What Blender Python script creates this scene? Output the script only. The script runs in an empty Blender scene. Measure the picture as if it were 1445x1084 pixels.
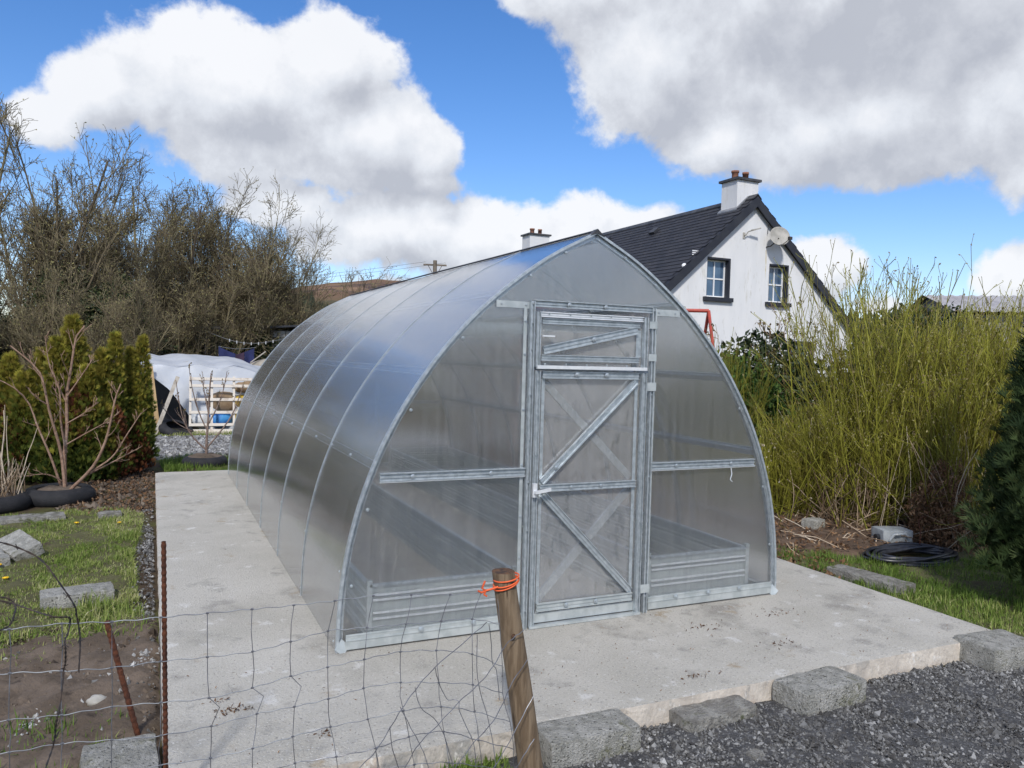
import bpy, bmesh, math, random
import numpy as np
from mathutils import Vector, Matrix

C = bpy.context.scene.collection
S = bpy.context.scene
rad = math.radians

# ------------------------------------------------------------------ camera
CAM = np.array([-2.40646747, -4.03731155, 1.58045343])
_r = Vector((0.90691983, -0.42043754, 0.0269944))
_u = Vector((-0.00991728, 0.04275122, 0.99903653))
_f = Vector((0.4211865, 0.90631375, -0.03460233))
cd = bpy.data.cameras.new('camera')
cam = bpy.data.objects.new('camera', cd)
C.objects.link(cam)
mw = Matrix(((_r.x, _u.x, -_f.x, CAM[0]), (_r.y, _u.y, -_f.y, CAM[1]), (_r.z, _u.z, -_f.z, CAM[2]), (0, 0, 0, 1)))
cam.matrix_world = mw
cd.sensor_fit = 'HORIZONTAL'
cd.sensor_width = 36.0
cd.lens = 1096.9131 / 1445 * 36.0
cd.clip_start = 0.05
cd.clip_end = 6000
S.camera = cam

# ------------------------------------------------------------------ sun, exposure
SUN_AZ, SUN_EL = rad(-152), rad(43)      # azimuth clockwise from +Y, elevation
sd = bpy.data.lights.new('sun', 'SUN')
sd.energy = 3.0
sd.angle = rad(5)
sd.color = (1.0, 0.955, 0.89)
sun = bpy.data.objects.new('sun', sd)
C.objects.link(sun)
sv = Vector((math.sin(SUN_AZ) * math.cos(SUN_EL), math.cos(SUN_AZ) * math.cos(SUN_EL), math.sin(SUN_EL)))
sun.rotation_euler = sv.to_track_quat('Z', 'Y').to_euler()
sun.location = (-20, -20, 30)
S.view_settings.view_transform = 'Standard'
S.view_settings.look = 'None'
S.view_settings.gamma = 1
S.view_settings.use_curve_mapping = False
S.view_settings.exposure = 0.12
S.cycles.use_denoising = True
S.cycles.max_bounces = 14
S.cycles.transmission_bounces = 12
S.cycles.transparent_max_bounces = 24
S.cycles.glossy_bounces = 4
S.cycles.diffuse_bounces = 3
S.cycles.sample_clamp_indirect = 6
S.cycles.sample_clamp_direct = 0
S.cycles.caustics_refractive = True
S.cycles.caustics_reflective = False


# ------------------------------------------------------------------ node helpers
class NT:
    def __init__(s, tree):
        s.t = tree
        s.n = tree.nodes
        s.l = tree.links

    def new(s, kind, **kw):
        nd = s.n.new(kind)
        for k, v in kw.items():
            setattr(nd, k, v)
        return nd

    def put(s, sock, v):
        if isinstance(v, bpy.types.NodeSocket):
            s.l.new(v, sock)
        elif v is not None:
            if sock.type == 'RGBA' and len(v) == 3:
                v = (*v, 1)
            sock.default_value = v

    def math(s, op, a, b=None, c=None, clamp=False):
        nd = s.new('ShaderNodeMath', operation=op, use_clamp=clamp)
        s.put(nd.inputs[0], a)
        if b is not None:
            s.put(nd.inputs[1], b)
        if c is not None:
            s.put(nd.inputs[2], c)
        return nd.outputs[0]

    def vec(s, op, a, b=None):
        nd = s.new('ShaderNodeVectorMath', operation=op)
        s.put(nd.inputs[0], a)
        if b is not None:
            s.put(nd.inputs[1], b)
        return nd.outputs['Value'] if op in ('LENGTH', 'DOT_PRODUCT') else nd.outputs[0]

    def noise(s, vec, scale, detail=6, rough=.55, dist=0):
        nd = s.new('ShaderNodeTexNoise')
        s.put(nd.inputs['Vector'], vec)
        nd.inputs['Scale'].default_value = scale
        nd.inputs['Detail'].default_value = detail
        nd.inputs['Roughness'].default_value = rough
        nd.inputs['Distortion'].default_value = dist
        return nd.outputs['Fac']

    def ramp(s, fac, stops, interp='LINEAR'):
        nd = s.new('ShaderNodeValToRGB')
        s.put(nd.inputs[0], fac)
        cr = nd.color_ramp
        cr.interpolation = interp
        while len(cr.elements) < len(stops):
            cr.elements.new(0.5)
        for e, (p, c) in zip(cr.elements, stops):
            e.position = p
            e.color = (*c, 1) if len(c) == 3 else c
        return nd.outputs[0]

    def sm(s, x, a, b):
        nd = s.new('ShaderNodeMapRange', interpolation_type='SMOOTHSTEP')
        s.put(nd.inputs[0], x)
        nd.inputs[1].default_value = a
        nd.inputs[2].default_value = b
        return nd.outputs[0]

    def mix(s, f, a, b, mode='MIX'):
        nd = s.new('ShaderNodeMix', data_type='RGBA', blend_type=mode)
        s.put(nd.inputs[0], f)
        s.put(nd.inputs[6], a)
        s.put(nd.inputs[7], b)
        return nd.outputs[2]


# ------------------------------------------------------------------ world: Nishita sky with cumulus
W = bpy.data.worlds.new('World')
S.world = W
W.use_nodes = True
wt = NT(W.node_tree)
wt.n.clear()
wout = wt.new('ShaderNodeOutputWorld')
wbg = wt.new('ShaderNodeBackground')
sky = wt.new('ShaderNodeTexSky', sky_type='NISHITA')
sky.sun_disc = False
sky.sun_elevation = SUN_EL
sky.sun_rotation = SUN_AZ
sky.altitude = 0
sky.air_density = 1.0
sky.dust_density = 0.4
sky.ozone_density = 2.0
tc = wt.new('ShaderNodeTexCoord')
DIR = tc.outputs['Generated']
# az, el in degrees, then the cumulus heaps: (az, el, rx, ry)
HEAPS = [(5.5, 17.2, 10.5, 4.9), (11.5, 19.7, 6.2, 3.7), (3.0, 19.6, 5.5, 2.8), (-3.2, 16.2, 3.6, 3.6), (-5.6, 14.0, 2.6, 1.8), (13.5, 15.2, 7.0, 4.6),
         (17.8, 14.6, 3.2, 3.0), (18.6, 12.2, 2.6, 1.2), (7.5, 13.6, 9.0, 2.4),
         (47, 24.5, 21, 10.5), (34.5, 20.6, 6.8, 5.6), (64, 17.0, 17, 7.4), (48, 16.2, 14, 5.0), (29, 26, 6, 4), (39, 15.5, 6, 3.0),
         (9, 10.4, 4.2, 1.9), (16, 9.0, 8.0, 3.4), (23, 8.2, 8.5, 3.8), (29, 8.6, 7, 3.5), (35, 8.4, 5, 2.9), (39.0, 8.4, 3.6, 1.7), (16.5, 4.9, 3.6, 1.2), (24, 4.5, 9, 2.2), (32, 4.5, 7, 2.2),
         (46, 6.8, 4.0, 2.4), (43, 4.5, 5, 2.4), (50, 4.0, 3, 1.4), (58.5, 5.8, 2.9, 2.4), (66, 6, 6, 3)]


def cloud_density(vec):
    sx = wt.new('ShaderNodeSeparateXYZ')
    wt.put(sx.inputs[0], vec)
    az = wt.math('MULTIPLY', wt.math('ARCTAN2', sx.outputs[0], sx.outputs[1]), 57.29578)
    el = wt.math('MULTIPLY', wt.math('ARCSINE', sx.outputs[2]), 57.29578)
    cb = wt.new('ShaderNodeCombineXYZ')
    wt.put(cb.inputs[0], az)
    wt.put(cb.inputs[1], el)
    P = cb.outputs[0]
    cur = None
    for (a, e, rx, ry) in HEAPS:
        q = wt.vec('MULTIPLY', wt.vec('SUBTRACT', P, (a, e, 0)), (1 / rx, 1 / ry, 0))
        k = (min(rx, ry) / 5.0) ** .6
        d = wt.math('MULTIPLY_ADD', wt.vec('LENGTH', q), -k, k)
        cur = d if cur is None else wt.math('SMOOTH_MAX', cur, d, .12)
    # elsewhere round the sky: broken cumulus from low-frequency noise
    inside = wt.math('MULTIPLY', wt.sm(az, -22, -12), wt.math('SUBTRACT', 1, wt.sm(az, 68, 78)))
    inside = wt.math('MULTIPLY', inside, wt.math('SUBTRACT', 1, wt.sm(el, 27, 33)))
    far = wt.math('MULTIPLY_ADD', wt.noise(vec, 2.3, 2, .5), 5.0, -2.55)
    far = wt.math('SUBTRACT', far, wt.math('MULTIPLY', inside, 4.0))
    cur = wt.math('MAXIMUM', cur, far)
    n1 = wt.noise(vec, 9.0, 11, .6, .15)
    n2 = wt.noise(vec, 26.0, 6, .6, .0)
    den = wt.math('MULTIPLY_ADD', wt.math('SUBTRACT', n1, .5), 1.25, cur)
    den = wt.math('MULTIPLY_ADD', wt.math('SUBTRACT', n2, .5), .35, den)
    return den, cur, n1, el


den0, base0, n0, EL = cloud_density(DIR)
lit_dir = wt.vec('ADD', DIR, (-.024, .0, .040))
den1, base1, n1_, _ = cloud_density(lit_dir)
alpha = wt.sm(den0, -0.02, 0.20)
rel = wt.math('SUBTRACT', den0, den1)
shade = wt.math('MULTIPLY_ADD', rel, 1.05, .56)
shade = wt.math('MULTIPLY_ADD', wt.math('SUBTRACT', wt.noise(DIR, 18, 9, .62), .5), .75, shade)
deep = wt.sm(den0, .40, 1.5)
shade = wt.math('SUBTRACT', shade, wt.math('MULTIPLY', deep, .36), clamp=True)
shade = wt.math('MULTIPLY_ADD', wt.math('SUBTRACT', wt.noise(DIR, 3.0, 5, .5), .5), .5, shade, clamp=True)
ccol = wt.ramp(shade, [(0.0, (.40, .42, .47)), (.35, (.51, .53, .575)), (.60, (.61, .635, .68)), (1.0, (.745, .755, .78))])
skyc = wt.new('ShaderNodeHueSaturation')
skyc.inputs['Hue'].default_value = .5
skyc.inputs['Saturation'].default_value = 1.28
skyc.inputs['Value'].default_value = 1.0
wt.put(skyc.inputs['Color'], sky.outputs[0])
SKY_STRENGTH = 0.135
CLOUD_GAIN = 1.18
cl = wt.mix(1.0, ccol, (CLOUD_GAIN / SKY_STRENGTH,) * 3, 'MULTIPLY')
skyb = wt.mix(1.0, skyc.outputs[0], (.98, .96, 1.12), 'MULTIPLY')
allc = wt.mix(wt.math('MULTIPLY', alpha, .97), skyb, cl)
wt.put(wbg.inputs[0], allc)
wbg.inputs[1].default_value = SKY_STRENGTH
wt.l.new(wbg.outputs[0], wout.inputs[0])
W.cycles.sampling_method = 'MANUAL'
W.cycles.sample_map_resolution = 1024


# ------------------------------------------------------------------ materials
def mat(name, base, base2=None, scale=4.0, rough=.85, metal=0.0, bump=0.0, bscale=60.0, detail=8, lo=.38, hi=.62,
        spots=None, rnd=None, trans=0.0, spec=.35, coord='Object', dist=0, stretch=None, rvar=0.0):
    m = bpy.data.materials.new(name)
    m.use_nodes = True
    t = NT(m.node_tree)
    t.n.clear()
    out = t.new('ShaderNodeOutputMaterial')
    p = t.new('ShaderNodeBsdfPrincipled')
    co = t.new('ShaderNodeTexCoord').outputs[coord]
    if stretch:
        mp = t.new('ShaderNodeMapping')
        mp.inputs['Scale'].default_value = stretch
        t.put(mp.inputs[0], co)
        co = mp.outputs[0]
    col = None
    if rnd:
        at = t.new('ShaderNodeAttribute', attribute_name='rnd')
        col = t.ramp(at.outputs['Fac'], [(i / (len(rnd) - 1), c) for i, c in enumerate(rnd)])
        if base2 is not None:
            nf = t.noise(co, scale, detail, .6, dist)
            col = t.mix(t.sm(nf, lo, hi), col, base2)
    elif base2 is not None:
        nf = t.noise(co, scale, detail, .6, dist)
        col = t.mix(t.sm(nf, lo, hi), base, base2)
    else:
        col = base
    if spots:
        for (sc, ss, th, wd) in spots:
            nf = t.noise(co, ss, 7, .65)
            col = t.mix(t.sm(nf, th, th + wd), col, sc)
    t.put(p.inputs['Base Color'], col)
    p.inputs['Roughness'].default_value = rough
    if rvar:
        t.put(p.inputs['Roughness'], t.math('MULTIPLY_ADD', t.noise(co, scale * 2, 5), rvar, rough - rvar / 2))
    p.inputs['Metallic'].default_value = metal
    p.inputs['Specular IOR Level'].default_value = spec
    if bump:
        b = t.new('ShaderNodeBump')
        b.inputs['Strength'].default_value = min(1, bump)
        b.inputs['Distance'].default_value = .02 * max(1, bump)
        t.put(b.inputs['Height'], t.noise(co, bscale, 8, .65))
        t.l.new(b.outputs[0], p.inputs['Normal'])
    sh = p.outputs[0]
    if trans:
        tr = t.new('ShaderNodeBsdfTranslucent')
        t.put(tr.inputs[0], col)
        mx = t.new('ShaderNodeMixShader')
        mx.inputs[0].default_value = trans
        t.l.new(sh, mx.inputs[1])
        t.l.new(tr.outputs[0], mx.inputs[2])
        sh = mx.outputs[0]
    t.l.new(sh, out.inputs[0])
    return m


def poly_mat(name, axis, clear=.54, milk=.075, rough=.25, dirt=0.0, tint=(.955, .965, .97), refl=.07):
    """twin-wall polycarbonate: blurred transmission, a little milk, glossy outside, flutes along the sheet"""
    m = bpy.data.materials.new(name)
    m.use_nodes = True
    t = NT(m.node_tree)
    t.n.clear()
    out = t.new('ShaderNodeOutputMaterial')
    co = t.new('ShaderNodeTexCoord').outputs['Object']
    sx = t.new('ShaderNodeSeparateXYZ')
    t.put(sx.inputs[0], co)
    a = sx.outputs[axis]
    wv = t.math('SINE', t.math('MULTIPLY', a, 2 * math.pi / .012))
    st = t.new('ShaderNodeMapping')
    sc = [0.8, 0.8, 0.8]
    sc[axis] = 30
    st.inputs['Scale'].default_value = sc
    t.put(st.inputs[0], co)
    streak = t.noise(st.outputs[0], 1.0, 4, .6)
    b = t.new('ShaderNodeBump')
    b.inputs['Strength'].default_value = .10
    b.inputs['Distance'].default_value = .004
    t.put(b.inputs['Height'], t.math('ADD', t.math('MULTIPLY', wv, .4), t.math('MULTIPLY', streak, 1.2)))
    rf = t.new('ShaderNodeBsdfRefraction')
    rf.inputs['Color'].default_value = (*tint, 1)
    rf.inputs['Roughness'].default_value = rough
    rf.inputs['IOR'].default_value = 1.13
    t.l.new(b.outputs[0], rf.inputs['Normal'])
    tp = t.new('ShaderNodeBsdfTransparent')
    tp.inputs[0].default_value = (.975, .98, .985, 1)
    m1 = t.new('ShaderNodeMixShader')
    m1.inputs[0].default_value = clear
    t.l.new(rf.outputs[0], m1.inputs[1])
    t.l.new(tp.outputs[0], m1.inputs[2])
    tl = t.new('ShaderNodeBsdfTranslucent')
    df = t.new('ShaderNodeBsdfDiffuse')
    milkc = t.mix(t.sm(streak, .3, .7), (.68, .68, .67), (.82, .82, .81))
    t.put(tl.inputs[0], milkc)
    t.put(df.inputs[0], milkc)
    m2 = t.new('ShaderNodeMixShader')
    m2.inputs[0].default_value = .5
    t.l.new(tl.outputs[0], m2.inputs[1])
    t.l.new(df.outputs[0], m2.inputs[2])
    m3 = t.new('ShaderNodeMixShader')
    if dirt:   # condensation with runs and drips
        n = t.noise(co, 14, 9, .72, .6)
        st2 = t.new('ShaderNodeMapping')
        st2.inputs['Scale'].default_value = (1, 1, .25)
        t.put(st2.inputs[0], co)
        n2 = t.noise(st2.outputs[0], 22, 6, .6, 1.2)
        f = t.math('MULTIPLY_ADD', t.math('SUBTRACT', 1, t.sm(t.math('MULTIPLY_ADD', n2, .5, t.math('MULTIPLY', n, .5)), .5, .62)), dirt, milk, clamp=True)
        t.put(m3.inputs[0], f)
    else:
        t.put(m3.inputs[0], t.math('MULTIPLY_ADD', t.sm(streak, .25, .75), milk * .8, milk * .5))
    t.l.new(m1.outputs[0], m3.inputs[1])
    t.l.new(m2.outputs[0], m3.inputs[2])
    gl = t.new('ShaderNodeBsdfGlossy')
    gl.inputs['Color'].default_value = (1, 1, 1, 1)
    gl.inputs['Roughness'].default_value = .13
    t.l.new(b.outputs[0], gl.inputs['Normal'])
    geo = t.new('ShaderNodeNewGeometry')     # Schlick reflectance, the same from either side of the sheet
    cs_ = t.math('ABSOLUTE', t.vec('DOT_PRODUCT', geo.outputs['Normal'], geo.outputs['Incoming']))
    fr_ = t.math('MULTIPLY_ADD', t.math('POWER', t.math('SUBTRACT', 1, cs_, clamp=True), 3.2), 1 - refl, refl)
    m4 = t.new('ShaderNodeMixShader')
    t.put(m4.inputs[0], fr_)
    t.l.new(m3.outputs[0], m4.inputs[1])
    t.l.new(gl.outputs[0], m4.inputs[2])
    t.l.new(m4.outputs[0], out.inputs[0])
    return m


M = {}
M['poly_front'] = poly_mat('polycarbonate_end', 0)
M['poly_roof'] = poly_mat('polycarbonate_roof', 1, clear=.50, milk=.14, refl=.16)
M['poly_door'] = poly_mat('polycarbonate_door', 0, clear=.78, milk=.11, dirt=.17)
M['galv'] = mat('galvanised_steel', (.44, .49, .52), (.58, .63, .66), scale=30, rough=.38, metal=.6, bump=.12, bscale=90, rvar=.2)
M['galv_dull'] = mat('galvanised_sheet', (.48, .525, .53), (.60, .64, .64), scale=12, rough=.42, metal=.5, bump=.1, bscale=50, rvar=.2)
M['bed_sheet'] = mat('bed_sheet', (.42, .46, .46), (.50, .54, .53), scale=12, rough=.45, metal=.4)
M['bright'] = mat('bright_trim', (.76, .79, .82), (.86, .88, .90), scale=20, rough=.3, metal=.35)
M['washer'] = mat('rubber_washer', (.35, .38, .40), rough=.4, metal=.6)
M['slab'] = None
M['block'] = mat('concrete_block', (.36, .355, .32), (.54, .53, .49), scale=14, rough=.95, bump=1.6, bscale=90, spots=[((.20, .20, .12), 6, .52, .16), ((.56, .55, .51), 26, .56, .08), ((.10, .10, .085), 60, .58, .06), ((.60, .60, .57), 130, .60, .05), ((.10, .10, .09), 170, .60, .05)])
M['rock'] = mat('stone', (.22, .21, .19), (.36, .35, .32), scale=14, rough=.95, bump=1.4, bscale=60, spots=[((.11, .12, .06), 8, .54, .12), ((.50, .49, .46), 60, .62, .05), ((.08, .08, .07), 120, .60, .05)])
M['wood_post'] = mat('treated_timber', (.15, .105, .065), (.25, .185, .12), scale=7, rough=.85, bump=.5, bscale=30, stretch=(6, 6, .5), spots=[((.07, .045, .028), 5, .58, .1)])
M['wood_end'] = mat('timber_end_grain', (.13, .07, .04), (.05, .035, .03), scale=40, rough=.9, bump=.5)
M['wood_pale'] = mat('pale_timber', (.50, .36, .19), (.40, .27, .14), scale=5, rough=.8, stretch=(4, 4, .6), bump=.2)
M['wood_grey'] = mat('bleached_timber', (.50, .46, .40), (.36, .32, .27), scale=8, rough=.9, bump=.2)
M['wood_white'] = mat('weathered_white_timber', (.66, .61, .54), (.44, .37, .30), scale=8, rough=.85, lo=.5, hi=.75, bump=.2)
M['rust'] = mat('rusty_steel', (.13, .045, .022), (.07, .028, .018), scale=30, rough=.9, bump=.6, bscale=120, spots=[((.24, .09, .03), 14, .6, .08)])
M['wire'] = mat('galvanised_wire', (.26, .27, .30), (.15, .15, .165), scale=12, rough=.45, metal=.55)
M['wire_light'] = mat('pale_wire', (.30, .32, .34), (.20, .21, .23), scale=12, rough=.6, metal=.3)
M['barb'] = mat('old_wire', (.045, .045, .05), (.08, .06, .05), scale=22, rough=.7, metal=.4)
M['orange'] = mat('orange_twine', (.80, .14, .045), rough=.6)
M['tyre'] = mat('tyre_rubber', (.012, .013, .016), (.022, .022, .025), scale=9, rough=.75, bump=.3, bscale=60, spec=.4)
M['soil'] = mat('soil', (.10, .076, .056), (.155, .12, .092), scale=5, rough=1, bump=1.0, bscale=14, spots=[((.035, .026, .02), 9, .56, .15), ((.20, .18, .15), 55, .66, .05)])
M['turf'] = mat('turf', (.105, .10, .045), (.14, .135, .06), scale=5, rough=1, bump=1.6, bscale=45, spots=[((.09, .065, .045), 6, .57, .1), ((.16, .14, .07), 20, .6, .1)])
M['gravel'] = mat('gravel_bed', (.06, .06, .062), (.10, .10, .102), scale=8, rough=1, bump=1.0, bscale=60, spots=[((.30, .31, .32), 70, .60, .05), ((.16, .16, .165), 38, .56, .06)])
M['chips'] = mat('stone_chips', (1, 1, 1), rough=.9, rnd=[(.045, .043, .042), (.08, .078, .076), (.13, .13, .128), (.20, .20, .198), (.32, .32, .315), (.50, .50, .49)], bump=.2, bscale=150)
M['grass'] = mat('grass_blades', (1, 1, 1), rough=.7, rnd=[(.12, .19, .03), (.20, .28, .06), (.32, .36, .11), (.48, .46, .24), (.60, .55, .38)], trans=.3, spec=.2)
M['grass_lush'] = mat('lush_grass_blades', (1, 1, 1), rough=.6, rnd=[(.08, .14, .025), (.13, .21, .035), (.20, .28, .06), (.33, .34, .14)], trans=.3, spec=.25)
M['litter'] = mat('dead_leaves', (1, 1, 1), rough=.9, rnd=[(.06, .035, .022), (.14, .08, .045), (.22, .12, .06), (.30, .20, .12)], trans=.1)
M['thuja'] = mat('golden_conifer_leaf', (1, 1, 1), rough=.75, rnd=[(.05, .08, .02), (.11, .15, .03), (.20, .22, .04), (.30, .24, .05), (.42, .40, .06)], trans=.4, spec=.2)
M['thuja_red'] = mat('browned_conifer_leaf', (1, 1, 1), rough=.8, rnd=[(.10, .035, .02), (.17, .06, .03), (.12, .07, .03)], trans=.2, spec=.15)
M['cypress'] = mat('blue_green_conifer_leaf', (1, 1, 1), rough=.7, rnd=[(.018, .036, .012), (.036, .062, .020), (.06, .09, .03), (.10, .13, .05)], trans=.25, spec=.25)
M['ivy'] = mat('evergreen_leaf', (1, 1, 1), rough=.55, rnd=[(.014, .026, .009), (.026, .045, .014), (.048, .066, .022), (.08, .09, .03)], trans=.15, spec=.4)
M['laurel'] = mat('laurel_leaf', (1, 1, 1), rough=.6, rnd=[(.02, .045, .012), (.04, .085, .02), (.075, .14, .03), (.15, .22, .05)], trans=.22, spec=.2)
M['bark_tree'] = mat('bark_of_trees', (1, 1, 1), rough=.95, rnd=[(.10, .08, .06), (.17, .14, .09), (.25, .22, .13), (.14, .11, .08)], spec=.15)
M['buds'] = mat('catkins', (1, 1, 1), rough=.9, rnd=[(.24, .22, .09), (.36, .33, .15), (.20, .14, .08)], trans=.3)
M['bark_pale'] = mat('pale_bark', (.33, .22, .16), (.22, .135, .095), scale=20, rough=.85, bump=.3, spots=[((.42, .33, .26), 12, .58, .1)])
M['bark_grey'] = mat('grey_bark', (.26, .20, .17), (.16, .11, .09), scale=20, rough=.85)
M['stems'] = mat('green_willow_stem', (1, 1, 1), rough=.55, rnd=[(.11, .09, .022), (.215, .215, .028), (.30, .30, .04), (.25, .21, .05), (.37, .31, .13)], spec=.3)
M['stems_dead'] = mat('dead_stem', (1, 1, 1), rough=.8, rnd=[(.12, .08, .05), (.24, .17, .11), (.42, .33, .24), (.60, .52, .42)], spec=.2)
M['bronze_leaf'] = mat('bronze_spring_leaf', (1, 1, 1), rough=.6, rnd=[(.10, .07, .03), (.17, .10, .05), (.16, .16, .05), (.26, .18, .10)], trans=.3)
M['tarp'] = mat('white_tarpaulin', (.70, .73, .77), (.60, .64, .70), scale=2, rough=.45, bump=.5, bscale=4, trans=.25, spots=[((.48, .46, .42), 3, .6, .15)])
M['cloth_cream'] = mat('cream_cloth', (.62, .56, .48), (.50, .44, .36), scale=5, rough=.9, bump=.6, bscale=7, trans=.2)
M['bag_blue'] = mat('blue_bag', (.03, .16, .50), (.06, .28, .60), scale=6, rough=.5, bump=.6, bscale=12)
M['bag_yellow'] = mat('yellow_bag', (.62, .42, .05), (.50, .34, .06), scale=6, rough=.5, bump=.6, bscale=12)
M['bag_white'] = mat('white_bag', (.62, .64, .66), (.48, .49, .50), scale=6, rough=.5, bump=.6, bscale=12)
M['card'] = mat('cardboard', (.24, .165, .10), (.32, .235, .15), scale=6, rough=.95)
M['black_plastic'] = mat('black_plastic', (.02, .022, .028), (.032, .033, .04), scale=6, rough=.42, spec=.5)
M['bottle'] = mat('clear_grey_plastic', (.45, .49, .52), (.56, .60, .63), scale=7, rough=.22, spec=.7, bump=.2, bscale=18, trans=.35)
M['render'] = mat('white_render', (.74, .745, .75), (.68, .69, .70), scale=1.2, rough=.9, bump=.3, bscale=70, spots=[((.55, .54, .49), 2.1, .58, .14), ((.60, .60, .58), 9, .60, .1)], stretch=(1.4, 1.4, .3))
M['black_paint'] = mat('black_paint', (.022, .025, .036), (.032, .035, .045), scale=3, rough=.5)
M['slate'] = mat('roof_slate', (1, 1, 1), rough=.62, rnd=[(.024, .025, .032), (.032, .033, .04), (.040, .040, .047), (.028, .030, .038)], base2=(.06, .06, .06), lo=.62, hi=.75, scale=1.6, bump=.2, bscale=40, spec=.3)
M['lead'] = mat('lead_flashing', (.30, .31, .33), (.22, .23, .25), scale=4, rough=.5, metal=.3)
M['terracotta'] = mat('terracotta', (.30, .14, .09), (.22, .11, .08), scale=8, rough=.8)
M['upvc'] = mat('white_upvc', (.78, .79, .80), rough=.3, spec=.5)
M['glass'] = mat('window_glass', (.055, .10, .17), (.10, .16, .24), scale=1.5, rough=.05, spec=1.0)
M['curtain'] = mat('curtain', (.40, .38, .42), (.28, .28, .32), scale=10, rough=.9, stretch=(6, 1, .2))
M['dish'] = mat('dish_grey', (.40, .385, .35), (.30, .29, .26), scale=5, rough=.5)
M['dark_metal'] = mat('dark_metal', (.04, .04, .045), (.08, .07, .06), scale=8, rough=.5, metal=.4)
M['red_paint'] = mat('faded_red_paint', (.48, .07, .045), (.36, .055, .04), scale=9, rough=.5, spots=[((.18, .10, .07), 12, .62, .06)])
M['pole_wood'] = mat('creosoted_pole', (.20, .17, .14), (.13, .11, .09), scale=4, rough=.9)
M['shed_wall'] = mat('grey_blockwork', (.26, .25, .22), (.33, .32, .29), scale=3, rough=.95, bump=.5, bscale=12)
M['dark_sheet'] = mat('dark_roof_sheet', (.045, .048, .055), (.09, .09, .095), scale=3, rough=.5, metal=.3)
M['grey_sheet'] = mat('fibre_cement_roof', (.33, .32, .33), (.42, .41, .42), scale=1.5, rough=.85, spots=[((.20, .20, .19), 3, .58, .1)])
M['blue_cloth'] = mat('navy_cloth', (.022, .028, .09), (.03, .04, .13), scale=4, rough=.9, trans=.1)
M['purple_cloth'] = mat('plum_cloth', (.07, .04, .07), (.05, .03, .06), scale=4, rough=.9, trans=.1)
M['hull'] = mat('beige_hull', (.34, .31, .26), (.26, .23, .19), scale=4, rough=.7)
M['hose'] = mat('black_hose', (.016, .018, .026), (.028, .03, .04), scale=20, rough=.35, spec=.6)
M['yellow'] = mat('dandelion_yellow', (.85, .55, .02), rough=.7)
M['moor'] = mat('moorland', (.13, .085, .055), (.19, .125, .08), scale=.012, rough=1, spots=[((.075, .055, .045), .03, .52, .06), ((.10, .10, .045), .018, .60, .06)])
M['pasture'] = mat('rough_pasture', (.085, .085, .035), (.13, .115, .05), scale=.04, rough=1, spots=[((.06, .045, .03), .09, .56, .1)])
M['gorse'] = mat('gorse_bloom', (1, 1, 1), rough=.8, rnd=[(.05, .06, .02), (.40, .26, .03), (.12, .10, .03)], trans=.1)
M['plantation'] = mat('spruce_plantation', (1, 1, 1), rough=.9, rnd=[(.016, .026, .018), (.028, .040, .024), (.045, .055, .03)])
M['pale_band'] = mat('pale_strip', (.55, .58, .62), (.62, .65, .70), scale=6, rough=.35, trans=.45)


def slab_mat():
    m = mat('cast_concrete', (.42, .402, .355), (.52, .50, .452), scale=1.3, rough=.93, bump=.55, bscale=95, lo=.3, hi=.7,
            spots=[((.31, .295, .265), 1.6, .53, .16), ((.34, .325, .295), 4.2, .56, .12), ((.60, .59, .56), 6, .58, .10), ((.36, .30, .22), 2.9, .60, .10),
                   ((.19, .16, .12), 24, .66, .05), ((.24, .23, .21), 75, .57, .08), ((.66, .655, .63), 110, .58, .07)])
    return m


def slab_side_mat():
    return mat('formed_concrete_edge', (.66, .60, .52), (.50, .45, .39), scale=5, rough=.95, bump=.6, bscale=50,
               spots=[((.50, .36, .26), 4.2, .54, .2), ((.30, .29, .27), 9, .58, .1), ((.36, .345, .32), 2.2, .56, .12), ((.74, .71, .66), 16, .58, .1)], stretch=(1, 1, .6))


M['slab'] = slab_mat()
M['slab_side'] = slab_side_mat()


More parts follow.
